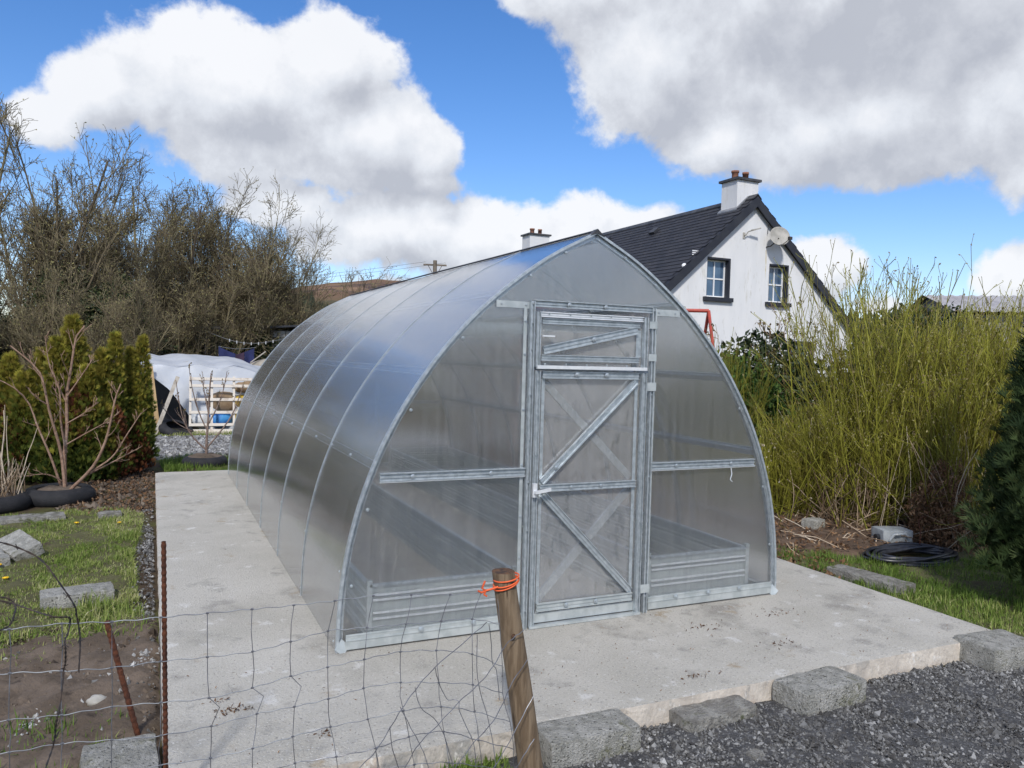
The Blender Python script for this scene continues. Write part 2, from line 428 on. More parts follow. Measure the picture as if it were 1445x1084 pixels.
# ------------------------------------------------------------------ mesh helpers
class MB:
    def __init__(s):
        s.v = []
        s.p = {}
        s.r = []
        s.n = 0

    def add(s, v, faces, rnd=0.0):
        v = np.asarray(v, float).reshape(-1, 3)
        if isinstance(faces, np.ndarray):
            s.p.setdefault(faces.shape[1], []).append(faces + s.n)
        else:
            for f in faces:
                s.p.setdefault(len(f), []).append(np.array([f]) + s.n)
        s.v.append(v)
        s.r.append(np.broadcast_to(np.asarray(rnd, float), (len(v),)).copy())
        s.n += len(v)
        return s

    def box(s, x0, x1, y0, y1, z0, z1, R=None, org=None, rnd=0.0):
        v = np.array([(x, y, z) for x in (x0, x1) for y in (y0, y1) for z in (z0, z1)], float)
        if R is not None:
            v = v @ np.array(R).T
        if org is not None:
            v = v + np.array(org)
        return s.add(v, np.array([(0, 1, 3, 2), (4, 6, 7, 5), (0, 4, 5, 1), (2, 3, 7, 6), (0, 2, 6, 4), (1, 5, 7, 3)]), rnd)

    def bar(s, a, b, w, h, up=(0, 0, 1), rnd=0.0):
        """rectangular bar from a to b: w across, h along up"""
        a = np.array(a, float)
        b = np.array(b, float)
        d = b - a
        d /= np.linalg.norm(d)
        up = np.array(up, float)
        sd_ = np.cross(d, up)
        if np.linalg.norm(sd_) < 1e-4:
            sd_ = np.cross(d, (1, 0, 0))
        sd_ /= np.linalg.norm(sd_)
        u2 = np.cross(sd_, d)
        v = [p + sd_ * (i * w / 2) + u2 * (j * h / 2) for p in (a, b) for i, j in ((-1, -1), (1, -1), (1, 1), (-1, 1))]
        return s.add(v, np.array([(0, 1, 2, 3), (7, 6, 5, 4), (0, 4, 5, 1), (1, 5, 6, 2), (2, 6, 7, 3), (3, 7, 4, 0)]), rnd)

    def tubes(s, P, R, sides=3, cap=False, rnd=0.0):
        """P (M,N,3) paths, R (M,N) radii"""
        P = np.asarray(P, float)
        if P.ndim == 2:
            P = P[None]
        Mn, N, _ = P.shape
        R = np.broadcast_to(np.asarray(R, float), (Mn, N))
        T = np.gradient(P, axis=1)
        T /= np.linalg.norm(T, axis=2, keepdims=True) + 1e-9
        ax = P[:, -1] - P[:, 0]
        ref = np.where((np.abs(ax[:, 2]) > .8 * np.linalg.norm(ax, axis=1))[:, None], np.array([[1., 0.13, 0]]), np.array([[0, 0.07, 1.]]))
        U = np.cross(T, ref[:, None, :])
        U /= np.linalg.norm(U, axis=2, keepdims=True) + 1e-9
        V = np.cross(T, U)
        ang = np.arange(sides) * 2 * math.pi / sides
        ring = (U[:, :, None] * np.cos(ang)[None, None, :, None] + V[:, :, None] * np.sin(ang)[None, None, :, None]) * R[:, :, None, None]
        v = (P[:, :, None] + ring).reshape(-1, 3)
        m, i, j = np.meshgrid(np.arange(Mn), np.arange(N - 1), np.arange(sides), indexing='ij')
        b = (m * N + i) * sides
        j2 = (j + 1) % sides
        f = np.stack([b + j, b + j2, b + sides + j2, b + sides + j], -1).reshape(-1, 4)
        rr = np.asarray(rnd, float)
        if rr.ndim == 1 and len(rr) == Mn:
            rr = np.repeat(rr, N * sides)
        elif rr.ndim == 2:
            rr = np.repeat(rr.reshape(-1), sides)
        s.add(v, f, rr)
        if cap:
            n0 = s.n - len(v)
            for k in range(Mn):
                s.p.setdefault(sides, []).append(np.array([[n0 + k * N * sides + q for q in range(sides)][::-1]]))
                s.p.setdefault(sides, []).append(np.array([[n0 + (k * N + N - 1) * sides + q for q in range(sides)]]))
        return s

    def prism(s, pts, d, rnd=0.0):
        """polygon pts (k,3) extruded by vector d"""
        a = np.asarray(pts, float)
        k = len(a)
        v = np.vstack([a, a + np.asarray(d, float)])
        f = [list(range(k))[::-1], list(range(k, 2 * k))] + [[i, (i + 1) % k, k + (i + 1) % k, k + i] for i in range(k)]
        return s.add(v, f, rnd)

    def grid(s, X, Y, Z, rnd=0.0, close=False):
        a, b = X.shape
        v = np.stack([X, Y, Z], -1).reshape(-1, 3)
        i, j = np.meshgrid(np.arange(a - 1), np.arange(b - 1), indexing='ij')
        q = i * b + j
        f = np.stack([q, q + b, q + b + 1, q + 1], -1).reshape(-1, 4)
        return s.add(v, f, rnd)

    def lathe(s, prof, seg=16, org=(0, 0, 0), rnd=0.0):
        """prof (r,z) list"""
        pr = np.array(prof, float)
        n = len(pr)
        an = np.arange(seg) * 2 * math.pi / seg
        v = np.stack([pr[:, None, 0] * np.cos(an), pr[:, None, 0] * np.sin(an), np.repeat(pr[:, 1:2], seg, 1)], -1).reshape(-1, 3) + np.array(org)
        i, j = np.meshgrid(np.arange(n - 1), np.arange(seg), indexing='ij')
        f = np.stack([i * seg + j, i * seg + (j + 1) % seg, (i + 1) * seg + (j + 1) % seg, (i + 1) * seg + j], -1).reshape(-1, 4)
        return s.add(v, f, rnd)

    def build(s, name, m, parent=None, smooth=False, kind=None, loc=None, recalc=False):
        me = bpy.data.meshes.new(name)
        v = np.vstack(s.v)
        me.vertices.add(len(v))
        me.vertices.foreach_set('co', v.astype(np.float32).ravel())
        loops, tot = [], []
        for k, arrs in s.p.items():
            a = np.vstack(arrs)
            loops.append(a.ravel())
            tot.append(np.full(len(a), k))
        loops = np.concatenate(loops).astype(np.int32)
        tot = np.concatenate(tot).astype(np.int32)
        me.loops.add(len(loops))
        me.loops.foreach_set('vertex_index', loops)
        me.polygons.add(len(tot))
        me.polygons.foreach_set('loop_start', np.concatenate([[0], np.cumsum(tot)[:-1]]).astype(np.int32))
        me.polygons.foreach_set('loop_total', tot)
        me.polygons.foreach_set('use_smooth', np.full(len(tot), bool(smooth)))
        at = me.attributes.new('rnd', 'FLOAT', 'POINT')
        at.data.foreach_set('value', np.concatenate(s.r).astype(np.float32))
        me.update(calc_edges=True)
        me.validate()
        if recalc:
            bm = bmesh.new()
            bm.from_mesh(me)
            bmesh.ops.recalc_face_normals(bm, faces=bm.faces)
            bm.to_mesh(me)
            bm.free()
        if smooth == 'auto':
            me.set_sharp_from_angle(angle=rad(40))
        me.materials.append(m)
        o = bpy.data.objects.new(name, me)
        C.objects.link(o)
        if parent is not None:
            o.parent = parent
        if kind:
            o['kind'] = kind
        if loc is not None:
            o.location = loc
        return o


def thing(name, label, cat, loc=(0, 0, 0), rz=0.0, group=None):
    o = bpy.data.objects.new(name, None)
    o.empty_display_size = .1
    C.objects.link(o)
    o.location = loc
    o.rotation_euler = (0, 0, rz)
    tag(o, label, cat, group)
    return o


def tag(o, label, cat, group=None):
    o['label'] = label
    o['category'] = cat
    if group:
        o['group'] = group
    return o


def copy_tree(o, parent=None):
    c = o.copy()
    C.objects.link(c)
    if parent is not None:
        c.parent = parent
    for ch in list(o.children):
        copy_tree(ch, c)
    return c


RG = np.random.default_rng(7)


def vnoise(x, y, s=1.0, seed=0):
    x = np.asarray(x, float) * s
    y = np.asarray(y, float) * s
    o = 0
    for k in range(5):
        a = 1.7 ** k
        o = o + np.sin(x * a * 1.3 + 1.7 * k + seed + 1.1 * np.sin(y * a * .9 + seed)) * np.cos(y * a * 1.1 - 2.3 * k + seed * 1.7) / a
    return o / 2.2


def rot(rx=0, ry=0, rz=0):
    from mathutils import Euler
    return np.array(Euler((rx, ry, rz)).to_matrix())


def rough_box(L, Wd, H, amp=.006, seed=0, n=(12, 7, 4), k=10, chip=.0):
    """a cast block: rounded and pitted box centred on x,y with its base at z=0"""
    mb = MB()
    rs = np.random.default_rng(seed)

    def face(ax, sg):
        a, b = [i for i in range(3) if i != ax]
        ua, ub = np.linspace(-1, 1, n[a] + 1), np.linspace(-1, 1, n[b] + 1)
        A, B = np.meshgrid(ua, ub, indexing='ij')
        c = [None] * 3
        c[a], c[b], c[ax] = A, B, np.full_like(A, sg)
        P = np.stack(c, -1).reshape(-1, 3)
        i, j = np.meshgrid(np.arange(n[a]), np.arange(n[b]), indexing='ij')
        q = i * (n[b] + 1) + j
        f = np.stack([q, q + n[b] + 1, q + n[b] + 2, q + 1], -1).reshape(-1, 4)
        if (sg < 0) != (ax == 1):
            f = f[:, ::-1]
        return P, f
    half = np.array([L / 2, Wd / 2, H / 2])
    rr = min(half) * .22
    for ax in range(3):
        for sg in (-1, 1):
            P, f = face(ax, sg)
            Q = P * half
            inner = np.clip(Q, -half + rr, half - rr)
            d = Q - inner
            dn = np.linalg.norm(d, axis=1, keepdims=True)
            Q = inner + np.where(dn > 1e-6, d / np.maximum(dn, 1e-6) * np.minimum(dn, rr), 0)
            Q = Q + amp * np.stack([vnoise(Q[:, 1] * 25 + seed, Q[:, 2] * 25), vnoise(Q[:, 0] * 25, Q[:, 2] * 25 + seed), vnoise(Q[:, 0] * 25, Q[:, 1] * 25, seed=seed)], -1)
            Q = Q * (1 + chip * vnoise(Q[:, 0:1] * 6 + seed, (Q[:, 1:2] + Q[:, 2:3]) * 6))
            Q[:, 2] += H / 2
            mb.add(Q, f)
    return mb


GZ = -0.12      # level of the ground round the slab


# ================================================================== THE SETTING
# ---- ground: one sheet to the horizon, with the hills in it
def ground_z(x, y):
    dx, dy = x - CAM[0], y - CAM[1]
    d = np.hypot(dx, dy)
    az = np.degrees(np.arctan2(dx, dy))
    z = np.full_like(d, GZ)
    rise = np.clip((d - 30) / 200, 0, 1)
    z = z + rise * (2 + 1.5 * vnoise(x, y, .01))
    k = np.exp(-((az - 17) / 13) ** 2) * (1 + .10 * vnoise(az, d * .001, .35))
    z = z + np.clip((d - 60) / 240, 0, 1) ** 1.3 * 13 * np.exp(-((az - 8) / 16) ** 2)
    z = z + np.clip((d - 420) / 480, 0, 1) ** .8 * 56 * k
    z = z + np.clip((d - 150) / 150, 0, 1) * 16 * np.exp(-((az - 55) / 16) ** 2) * (1 + .12 * vnoise(az, 0, .7))
    z = z + np.clip((d - 300) / 400, 0, 1) * 14 * (1 + .4 * vnoise(az, 1, .12))
    return z


an = np.radians(np.concatenate([np.linspace(-20, 80, 320), np.linspace(80, 340, 90)[1:]]))
rr_ = np.concatenate([[.0], np.geomspace(.8, 2400, 125)])
A_, R_ = np.meshgrid(an, rr_)
GX, GY = CAM[0] + R_ * np.sin(A_), CAM[1] + R_ * np.cos(A_)
ground = MB().grid(GX, GY, ground_z(GX, GY))
gm = bpy.data.materials.new('ground_cover')
gm.use_nodes = True
gt = NT(gm.node_tree)
gp = gt.n['Principled BSDF']
gco = gt.new('ShaderNodeTexCoord').outputs['Object']
gd = gt.vec('LENGTH', gt.vec('SUBTRACT', gco, (float(CAM[0]), float(CAM[1]), 0)))
near = gt.mix(gt.sm(gt.noise(gco, 1.3, 8, .6), .42, .6), (.075, .055, .038), (.085, .085, .034))
near = gt.mix(gt.sm(gt.noise(gco, 14, 6, .6), .58, .7), near, (.035, .026, .02))
midc = gt.mix(gt.sm(gt.noise(gco, .05, 7, .6), .42, .6), (.10, .105, .04), (.15, .125, .06))
midc = gt.mix(gt.sm(gt.noise(gco, .11, 7, .65), .55, .62), midc, (.055, .045, .028))
farc = gt.mix(gt.sm(gt.noise(gco, .012, 9, .62), .42, .6), (.17, .105, .07), (.24, .155, .10))
farc = gt.mix(gt.sm(gt.noise(gco, .022, 9, .7), .52, .57), farc, (.085, .06, .055))
gcol = gt.mix(gt.sm(gd, 28, 60), near, midc)
gcol = gt.mix(gt.sm(gd, 420, 560), gcol, farc)
gt.put(gp.inputs['Base Color'], gcol)
gp.inputs['Roughness'].default_value = 1
gp.inputs['Specular IOR Level'].default_value = .1
gb = gt.new('ShaderNodeBump')
gb.inputs['Strength'].default_value = .8
gb.inputs['Distance'].default_value = .03
gt.put(gb.inputs['Height'], gt.noise(gco, 22, 8, .65))
gt.l.new(gb.outputs[0], gp.inputs['Normal'])
ground.build('ground', gm, kind='structure', smooth=True)


def inside_poly(x, y, poly):
    x = np.asarray(x)
    y = np.asarray(y)
    c = np.zeros(x.shape, bool)
    n = len(poly)
    for i in range(n):
        x0, y0 = poly[i]
        x1, y1 = poly[(i + 1) % n]
        cond = ((y0 > y) != (y1 > y)) & (x < (x1 - x0) * (y - y0) / (y1 - y0 + 1e-12) + x0)
        c ^= cond
    return c


def patch(name, poly, m, res=.06, lift=.006, amp=.012, seed=0, kind='structure', wob=.06):
    px = [p[0] for p in poly]
    py = [p[1] for p in poly]
    xs = np.arange(min(px) - .2, max(px) + .2, res)
    ys = np.arange(min(py) - .2, max(py) + .2, res)
    X, Y = np.meshgrid(xs, ys, indexing='ij')
    wx, wy = X + wob * vnoise(X, Y, 7, seed), Y + wob * vnoise(Y, X, 7, seed + 3)
    ins = inside_poly(wx, wy, poly)
    Z = GZ + lift + amp * (vnoise(X, Y, 9, seed) + 1) * .5 + amp * .5 * RG.random(X.shape)
    soft = ins.astype(float)
    for _ in range(3):
        pd = np.pad(soft, 1, mode='edge')
        soft = (pd[:-2, 1:-1] + pd[2:, 1:-1] + pd[1:-1, :-2] + pd[1:-1, 2:] + 2 * pd[1:-1, 1:-1]) / 6
    soft = np.clip((soft - .15) / .7, 0, 1)
    Z = GZ - .03 + (Z - GZ + .03) * soft      # the edge of the patch sinks into the ground
    ins = soft > .001
    a, b = X.shape
    i, j = np.meshgrid(np.arange(a - 1), np.arange(b - 1), indexing='ij')
    ok = ins[:-1, :-1] | ins[1:, :-1] | ins[1:, 1:] | ins[:-1, 1:]
    q = (i * b + j)[ok]
    f = np.stack([q, q + b, q + b + 1, q + 1], -1)
    used, inv = np.unique(f.ravel(), return_inverse=True)
    v = np.stack([X, Y, Z], -1).reshape(-1, 3)[used]
    # edges of the patch feather down to the ground
    mb = MB().add(v, inv.reshape(-1, 4))
    return mb.build(name, m, kind=kind, smooth=True)


patch('gravel_yard', [(-1.0, -1.09), (3.0, -1.09), (5.5, -1.6), (6, -4.5), (-3, -4.5), (-2.2, -1.6)], M['gravel'], res=.05, lift=.004, amp=.02, seed=1)
patch('gravel_track', [(-9, 8.6), (-3.4, 8.7), (-1.9, 8.9), (-.6, 9.4), (5, 10), (5, 12.3), (-2, 12.1), (-9, 12.0)], mat('track_gravel', (.20, .20, .205), (.29, .29, .295), scale=5, rough=1, bump=1, bscale=40, spots=[((.10, .095, .09), 2.2, .56, .15), ((.42, .42, .43), 40, .58, .06)]), res=.12, lift=.008, amp=.03, seed=2, wob=.12)
patch('soil_bed', [(-4.5, -.9), (-2.36, -1.6), (-2.36, 1.3), (-2.6, 1.25), (-3.2, .9), (-4.5, .5)], M['soil'], res=.04, lift=.006, amp=.05, seed=3)
patch('lawn', [(-6.5, .7), (-3.3, .95), (-2.7, 1.3), (-2.45, 1.6), (-2.5, 2.9), (-2.42, 4.6), (-2.7, 5.0), (-3.2, 4.7), (-6.5, 4.4)], M['turf'], res=.06, lift=.012, amp=.03, seed=4)
patch('lawn', [(2.35, -1.3), (5, -1.6), (5.3, -.3), (4.6, .7), (3.6, .55), (2.9, 1.3), (2.3, 1.5)], M['turf'], res=.06, lift=.010, amp=.03, seed=5)
patch('leaf_mould', [(2.35, 1.2), (3.3, .8), (4.4, .9), (7, .5), (7.5, 6), (2.4, 8), (2.3, 2.6)], mat('leaf_mould', (.085, .055, .036), (.14, .095, .065), scale=7, rough=1, bump=1, bscale=25, spots=[((.03, .022, .016), 9, .56, .1), ((.26, .20, .15), 40, .64, .05)]), res=.08, lift=.016, amp=.05, seed=6)

# ---- the concrete base
XL, XR, YF, YB = -2.345, 2.268, -1.107, 6.72
sl = MB()
nx, ny = 93, 157
xs = np.linspace(XL, XR, nx)
ys = np.linspace(YF, YB, ny)
SX, SY = np.meshgrid(xs, ys, indexing='ij')
wob = lambda t, s: .006 * vnoise(t, t * 0, 5, s)
SX = SX + np.where(np.isclose(SX, XL), wob(SY, 1), 0) + np.where(np.isclose(SX, XR), wob(SY, 2), 0)
SY = SY + np.where(np.isclose(SY, YF), wob(SX, 3), 0)
SZ = .0025 * vnoise(SX, SY, 3)
SZ[0, :] -= .006
SZ[-1, :] -= .006
SZ[:, 0] -= .006
sl.grid(SX, SY, SZ)
slab = sl.build('concrete_slab', M['slab'], kind='structure', smooth=True)
sd2 = MB()
for line in ((SX[:, 0], SY[:, 0], SZ[:, 0]), (SX[0, ::-1], SY[0, ::-1], SZ[0, ::-1]), (SX[-1], SY[-1], SZ[-1]), (SX[::-1, -1], SY[::-1, -1], SZ[::-1, -1])):
    n = len(line[0])
    top = np.stack(line, -1)
    rows = [top]
    for q, dz in enumerate((.035, .08, .15)):
        r = top.copy()
        r[:, 2] = -dz
        jit = .009 * vnoise(top[:, 0] * 14 + q * 3, top[:, 1] * 14)
        r[:, 0] += jit
        r[:, 1] += jit
        rows.append(r)
    G = np.stack(rows, 1)
    sd2.grid(G[..., 0], G[..., 1], G[..., 2])
sd2.build('slab_edge', M['slab_side'], parent=slab)


# ================================================================== GREENHOUSE
ctrl = np.array([(1.5, -.001), (1.487, .3), (1.442, .6), (1.355, .9), (1.222, 1.2), (1.032, 1.5), (.822, 1.75), (.60, 1.955), (.31, 2.165), (0, 2.33)])


def catmull(P, m=6):
    Q = np.vstack([2 * P[0] - P[1], P, 2 * P[-1] - P[-2]])
    out = []
    for i in range(1, len(Q) - 2):
        for k in range(m):
            t = k / m
            out.append(.5 * ((2 * Q[i]) + (-Q[i - 1] + Q[i + 1]) * t + (2 * Q[i - 1] - 5 * Q[i] + 4 * Q[i + 1] - Q[i + 2]) * t * t + (-Q[i - 1] + 3 * Q[i] - 3 * Q[i + 1] + Q[i + 2]) * t ** 3))
    out.append(P[-1])
    return np.array(out)


prof = catmull(ctrl, 5)            # right half, base to apex: (half width, z)
prof[0, 1] = 0
tang = np.gradient(prof, axis=0)
tang /= np.linalg.norm(tang, axis=1, keepdims=True)
nrm = np.stack([tang[:, 1], -tang[:, 0]], -1)    # outward


def w_at(z):
    return np.interp(z, prof[:, 1], prof[:, 0])


def z_at(x):
    return np.interp(-abs(x), -prof[:, 0], prof[:, 1])


def arch_strip(mb, y0, y1, o0, o1, side, i0=0, i1=None):
    """solid strip following the arch between y0..y1, offsets o0 (inner) to o1 (outer)"""
    p = prof[i0:i1]
    n_ = nrm[i0:i1]
    k = len(p)
    v = []
    for off in (o0, o1):
        q = p + n_ * off
        for y in (y0, y1):
            v.append(np.stack([side * q[:, 0], np.full(k, y), q[:, 1]], -1))
    v = np.vstack(v)
    i = np.arange(k - 1)
    a, b, c, d = i, i + k, i + 2 * k, i + 3 * k
    f = [np.stack([a, a + 1, b + 1, b], -1), np.stack([c, d, d + 1, c + 1], -1), np.stack([a, c, c + 1, a + 1], -1), np.stack([b, b + 1, d + 1, d], -1)]
    f.append(np.array([[0, k, 3 * k, 2 * k], [k - 1, 3 * k - 1, 4 * k - 1, 2 * k - 1]]))
    f = np.vstack(f)
    if side < 0:
        f = f[:, ::-1]
    mb.add(v, f)


bolt_me = None


def bolt(x, y, z, parent, r=.013, outx=0):
    global bolt_me
    if bolt_me is None:
        mb = MB()
        prof_b = [(0.0, .0), (.013, .0), (.013, .002), (.0085, .0035), (.0085, .005), (.0062, .0052), (.0062, .009), (0, .009)]
        mb.lathe(prof_b, 10)
        o = mb.build('bolt', M['galv'], parent)
        bolt_me = o.data
    else:
        o = bpy.data.objects.new('bolt', bolt_me)
        C.objects.link(o)
        o.parent = parent
    o.location = (x, y, z)
    o.rotation_euler = (rad(90), 0, 0) if not outx else (0, outx * rad(90), 0)
    s_ = r / .013
    o.scale = (s_, s_, s_)
    return o


GL = 6.36
RIBS = [0.02, 1.05, 2.09, 3.14, 4.2, 5.26, 6.32]
gh = thing('greenhouse', 'long pointed-arch polycarbonate greenhouse with galvanised frame on the concrete slab', 'greenhouse')
for i in range(6):
    for sgn, nm in ((-1, 'roof_panel'), (1, 'roof_panel')):
        mb = MB()
        arch_strip(mb, RIBS[i] + .004, RIBS[i + 1] - .004, .004, .010, sgn)
        mb.build(nm, M['poly_roof'], gh, smooth='auto', recalc=True)
for i, y in enumerate(RIBS):
    for sgn in (-1, 1):
        mb = MB()
        arch_strip(mb, y - .013, y + .013, -.024, .002, sgn)
        mb.build('arch_rib', M['galv'], gh, smooth=False)
    mb = MB()
    if 0 < i < 6:
        for sgn in (-1, 1):
            arch_strip(mb, y - .007, y + .007, .0115, .0145, sgn)
        mb.build('seam_strip', M['galv'], gh)
    # tie across the arch
    if i:
        mb = MB().bar((-w_at(1.80) + .03, y, 1.80), (w_at(1.80) - .03, y, 1.80), .02, .045)
        mb.build('tie_bar', M['galv'], gh)
# white edge trim round the end arches
for y0, y1 in ((-.012, .014), (GL - .014, GL + .012)):
    mb = MB()
    for sgn in (-1, 1):
        arch_strip(mb, y0, y1, -.002, .0125, sgn)
    mb.build('edge_trim', M['galv'], gh, smooth=False, recalc=True)
# rails along the sides
for z in (.98, 1.48, 1.93):
    for sgn in (-1, 1):
        x = (w_at(z) - .012) * sgn
        k = int(np.argmin(abs(prof[:, 1] - z)))
        nn = np.array([sgn * nrm[k, 0], 0, nrm[k, 1]])
        tt = np.array([sgn * tang[k, 0], 0, tang[k, 1]])
        mb = MB()
        mb.bar((x, .04, z), (x, GL - .04, z), .02, .038, up=tt)
        for q in (-.022, .022):
            a = np.array((x, .04, z)) + tt * q + nn * .014
            b = np.array((x, GL - .04, z)) + tt * q + nn * .014
            mb.bar(a, b, .006, .006, up=tt)
        mb.build('side_rail', M['galv'], gh)
for y in np.arange(.5, 6.2, .525):
    for z in (.98,):
        k = int(np.argmin(abs(prof[:, 1] - z)))
        o = bolt(-(w_at(z) + .011), float(y), z, gh, .010)
        o.rotation_euler = (0, rad(-90) + math.atan2(nrm[k, 1], nrm[k, 0]), 0)
for i in range(7):
    for z in (.05, .42):
        o = bolt(-(w_at(z) + .016), RIBS[i] + (.02 if i == 0 else 0), z, gh, .008)
        o.rotation_euler = (0, rad(-90), 0)
mb = MB().bar((0, .02, 2.30), (0, GL - .02, 2.30), .04, .04)
mb.build('ridge_rail', M['galv'], gh)
# black gap seal lying along the ridge
mb = MB().tubes(np.array([[(0.0, .02, 2.348), (.004, 1.6, 2.350), (-.004, 3.2, 2.352), (.0, 4.7, 2.350), (0, 6.34, 2.347)]]), .007, 6)
mb.build('ridge_seal', M['black_plastic'], gh)
mb = MB().prism([(-.05, -.016, 2.315), (.0, -.016, 2.358), (.05, -.016, 2.315), (.0, -.016, 2.330)], (0, .05, 0))
mb.build('ridge_end_cap', M['dark_sheet'], gh)
for sgn in (-1, 1):
    mb = MB().box(min(sgn * 1.462, sgn * 1.500), max(sgn * 1.462, sgn * 1.500), .0, GL, .0, .045)
    mb.build('base_rail', M['galv'], gh)
# a translucent strip put in for a paler band on the camera-side sheets
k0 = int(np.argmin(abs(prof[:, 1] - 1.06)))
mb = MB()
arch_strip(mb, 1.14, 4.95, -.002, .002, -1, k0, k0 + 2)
mb.build('pale_strip', M['pale_band'], gh, recalc=True)


def wall_panel(x0, x1, z0, z1, y, m, parent, name='wall_panel', inset=.012, th=.006):
    n = max(2, int(abs(x1 - x0) / .03))
    pts_t = []
    for x in np.linspace(x0, x1, n + 1):
        xx = np.clip(abs(x), 0, w_at(z0) - inset) * np.sign(x)
        zt = min(z1, z_at(abs(xx) + inset * .7) - inset * .6)
        pts_t.append((xx, y, max(zt, z0 + .001)))
    pts = [(pts_t[0][0], y, z0)] + pts_t + [(pts_t[-1][0], y, z0)]
    # add the bulging side points where the wall leans in below
    MB_ = MB()
    out = []
    for p in pts:
        if not out or np.linalg.norm(np.array(out[-1]) - np.array(p)) > 1e-4:
            out.append(p)
    MB_.prism(out[::-1], (0, th, 0))
    return MB_.build(name, m, parent, recalc=True)


def end_wall(y, sgn, parent, back=False):
    """sgn -1: outside is toward -y"""
    yo = y if not back else y
    pnl = wall_panel(-1.5, -.435, .0, 1.88, yo, M['poly_front'], parent)
    pnl2 = wall_panel(.425, 1.5, .0, 1.88, yo, M['poly_front'], parent)
    pnl3 = wall_panel(-.75, .75, 1.884, 2.34, yo, M['poly_front'], parent)


end_wall(.0, -1, gh)
end_wall(GL - .006, 1, gh, True)

YO = -.008     # outer face of the front sheeting


def chan(mb, a, b, w=.036, d=.018, y=YO, lip=.005, out=-1):
    """pressed channel lying on the sheet face between a and b (x,z): flat web with raised lips"""
    a3 = np.array((a[0], y + out * d * .35, a[1]))
    b3 = np.array((b[0], y + out * d * .35, b[1]))
    dirv = (b3 - a3) / np.linalg.norm(b3 - a3)
    side = np.array((-dirv[2], 0, dirv[0]))
    mb.bar(a3, b3, w * .9, d * .5, up=(0, 1, 0))
    for s_ in (-1, 1):
        o = side * s_ * (w / 2 - lip / 2)
        mb.bar(a3 + o + np.array((0, out * d * .3, 0)), b3 + o + np.array((0, out * d * .3, 0)), lip, d, up=(0, 1, 0))
    mb.bar(a3 + np.array((0, out * .004, 0)), b3 + np.array((0, out * .004, 0)), w * .22, d * .62, up=(0, 1, 0))
    return mb


def channel(name, a, b, w=.036, parent=None, m='galv', **kw):
    mb = chan(MB(), a, b, w, **kw)
    return mb.build(name, M[m], parent)


# front wall framing
channel('crossbar', (-1.30, .922), (-.445, .922), .046, gh, d=.024)
channel('crossbar', (.43, .922), (1.262, .922), .046, gh, d=.024)
for (x0, x1) in ((-1.30, -.445), (.43, 1.262)):
    mb = MB().box(x0, x1, YO - .024, YO - .004, .893, .899)
    mb.build('crossbar_lip', M['bright'], gh)
MB().box(-.645, -.43, YO - .004, YO, 1.862, 1.900).build('top_plate', M['galv_dull'], gh)
MB().box(.415, .62, YO - .004, YO, 1.862, 1.902).build('top_plate', M['galv_dull'], gh)
# door posts (outer pair on the wall, full height)
for x, w in ((-.428, .026), (.408, .026)):
    mb = chan(MB(), (x, .0), (x, 1.905), w, d=.030)
    mb.build('door_post', M['galv'], gh)
for x in (-.462, .437):
    MB().box(x - .010, x + .010, YO - .006, YO, .0, 1.87).build('post_flange', M['galv_dull'], gh)
channel('head_rail', (-.415, 1.893), (.395, 1.893), .040, gh, d=.03)
# bottom rails
for (x0, x1) in ((-1.462, -.44), (.42, 1.462)):
    mb = MB().box(x0, x1, YO - .006, YO, .012, .092)
    mb.box(x0, x1, YO - .011, YO - .006, .058, .064)
    mb.box(x0 + .02, x1 - .02, YO - .009, YO - .006, .084, .088)
    mb.build('bottom_rail', M['galv_dull'], gh)
MB().bar((-1.50, -.02, .004), (-1.46, .0, .05), .06, .006, up=(0, 1, 0)).build('corner_foot', M['galv_dull'], gh)
MB().bar((1.50, -.02, .004), (1.46, .0, .05), .06, .006, up=(0, 1, 0)).build('corner_foot', M['galv_dull'], gh)
for x in (-1.05, -.74, .66, .92, 1.18):
    bolt(x, YO - .012, .075, gh, .017)
for x in (-1.12, -.66, .62, 1.06):
    bolt(x, YO - .024, .922, gh, .013)
for z in (.12, .42, .66, .96, 1.28, 1.60, 1.79):
    bolt(-.462, YO - .008, z, gh, .009)
    bolt(.437, YO - .008, z, gh, .009)
for z in (.08, .30, .55, .83, 1.08, 1.34, 1.6, 1.75, 1.86):
    bolt(-.428, YO - .030, z + .03, gh, .006)
    bolt(.408, YO - .030, z + .03, gh, .006)
for x in (-.615, -.46, .46, .585):
    bolt(x, YO - .006, 1.882, gh, .007)
for x in (-.19, .06):
    bolt(x, YO - .03, 1.893, gh, .014)
for sgn in (-1, 1):
    for z in (.35, .75, 1.28, 1.68, 2.05, 2.20):
        if abs(z - .92) > .1:
            bolt(sgn * (w_at(z) - .045), YO - .001, z, gh, .009)

# transom vent above the door
tv = MB()
chan(tv, (-.388, 1.530), (-.388, 1.845), .028, d=.028, y=-.010)
trans_o = tv.build('transom_window', M['galv'], gh)
chan(MB(), (.352, 1.530), (.352, 1.845), .028, d=.028, y=-.010).build('window_stile', M['galv'], trans_o)
channel('window_rail', (-.37, 1.832), (.335, 1.832), .030, trans_o, m='bright', d=.02, y=-.014)
channel('window_rail', (-.355, 1.795), (.318, 1.795), .034, trans_o, y=-.006)
channel('window_rail', (-.355, 1.582), (.318, 1.582), .036, trans_o, y=-.006)
channel('window_brace', (-.345, 1.625), (.30, 1.765), .048, trans_o, y=-.012)
MB().box(.30, .335, -.012, -.009, 1.60, 1.765).build('window_stile', M['galv'], trans_o)
wall_panel(-.385, .35, 1.55, 1.84, .002, M['poly_door'], trans_o, 'window_panel', inset=0)
bolt(-.012, -.032, 1.697, trans_o, .015)
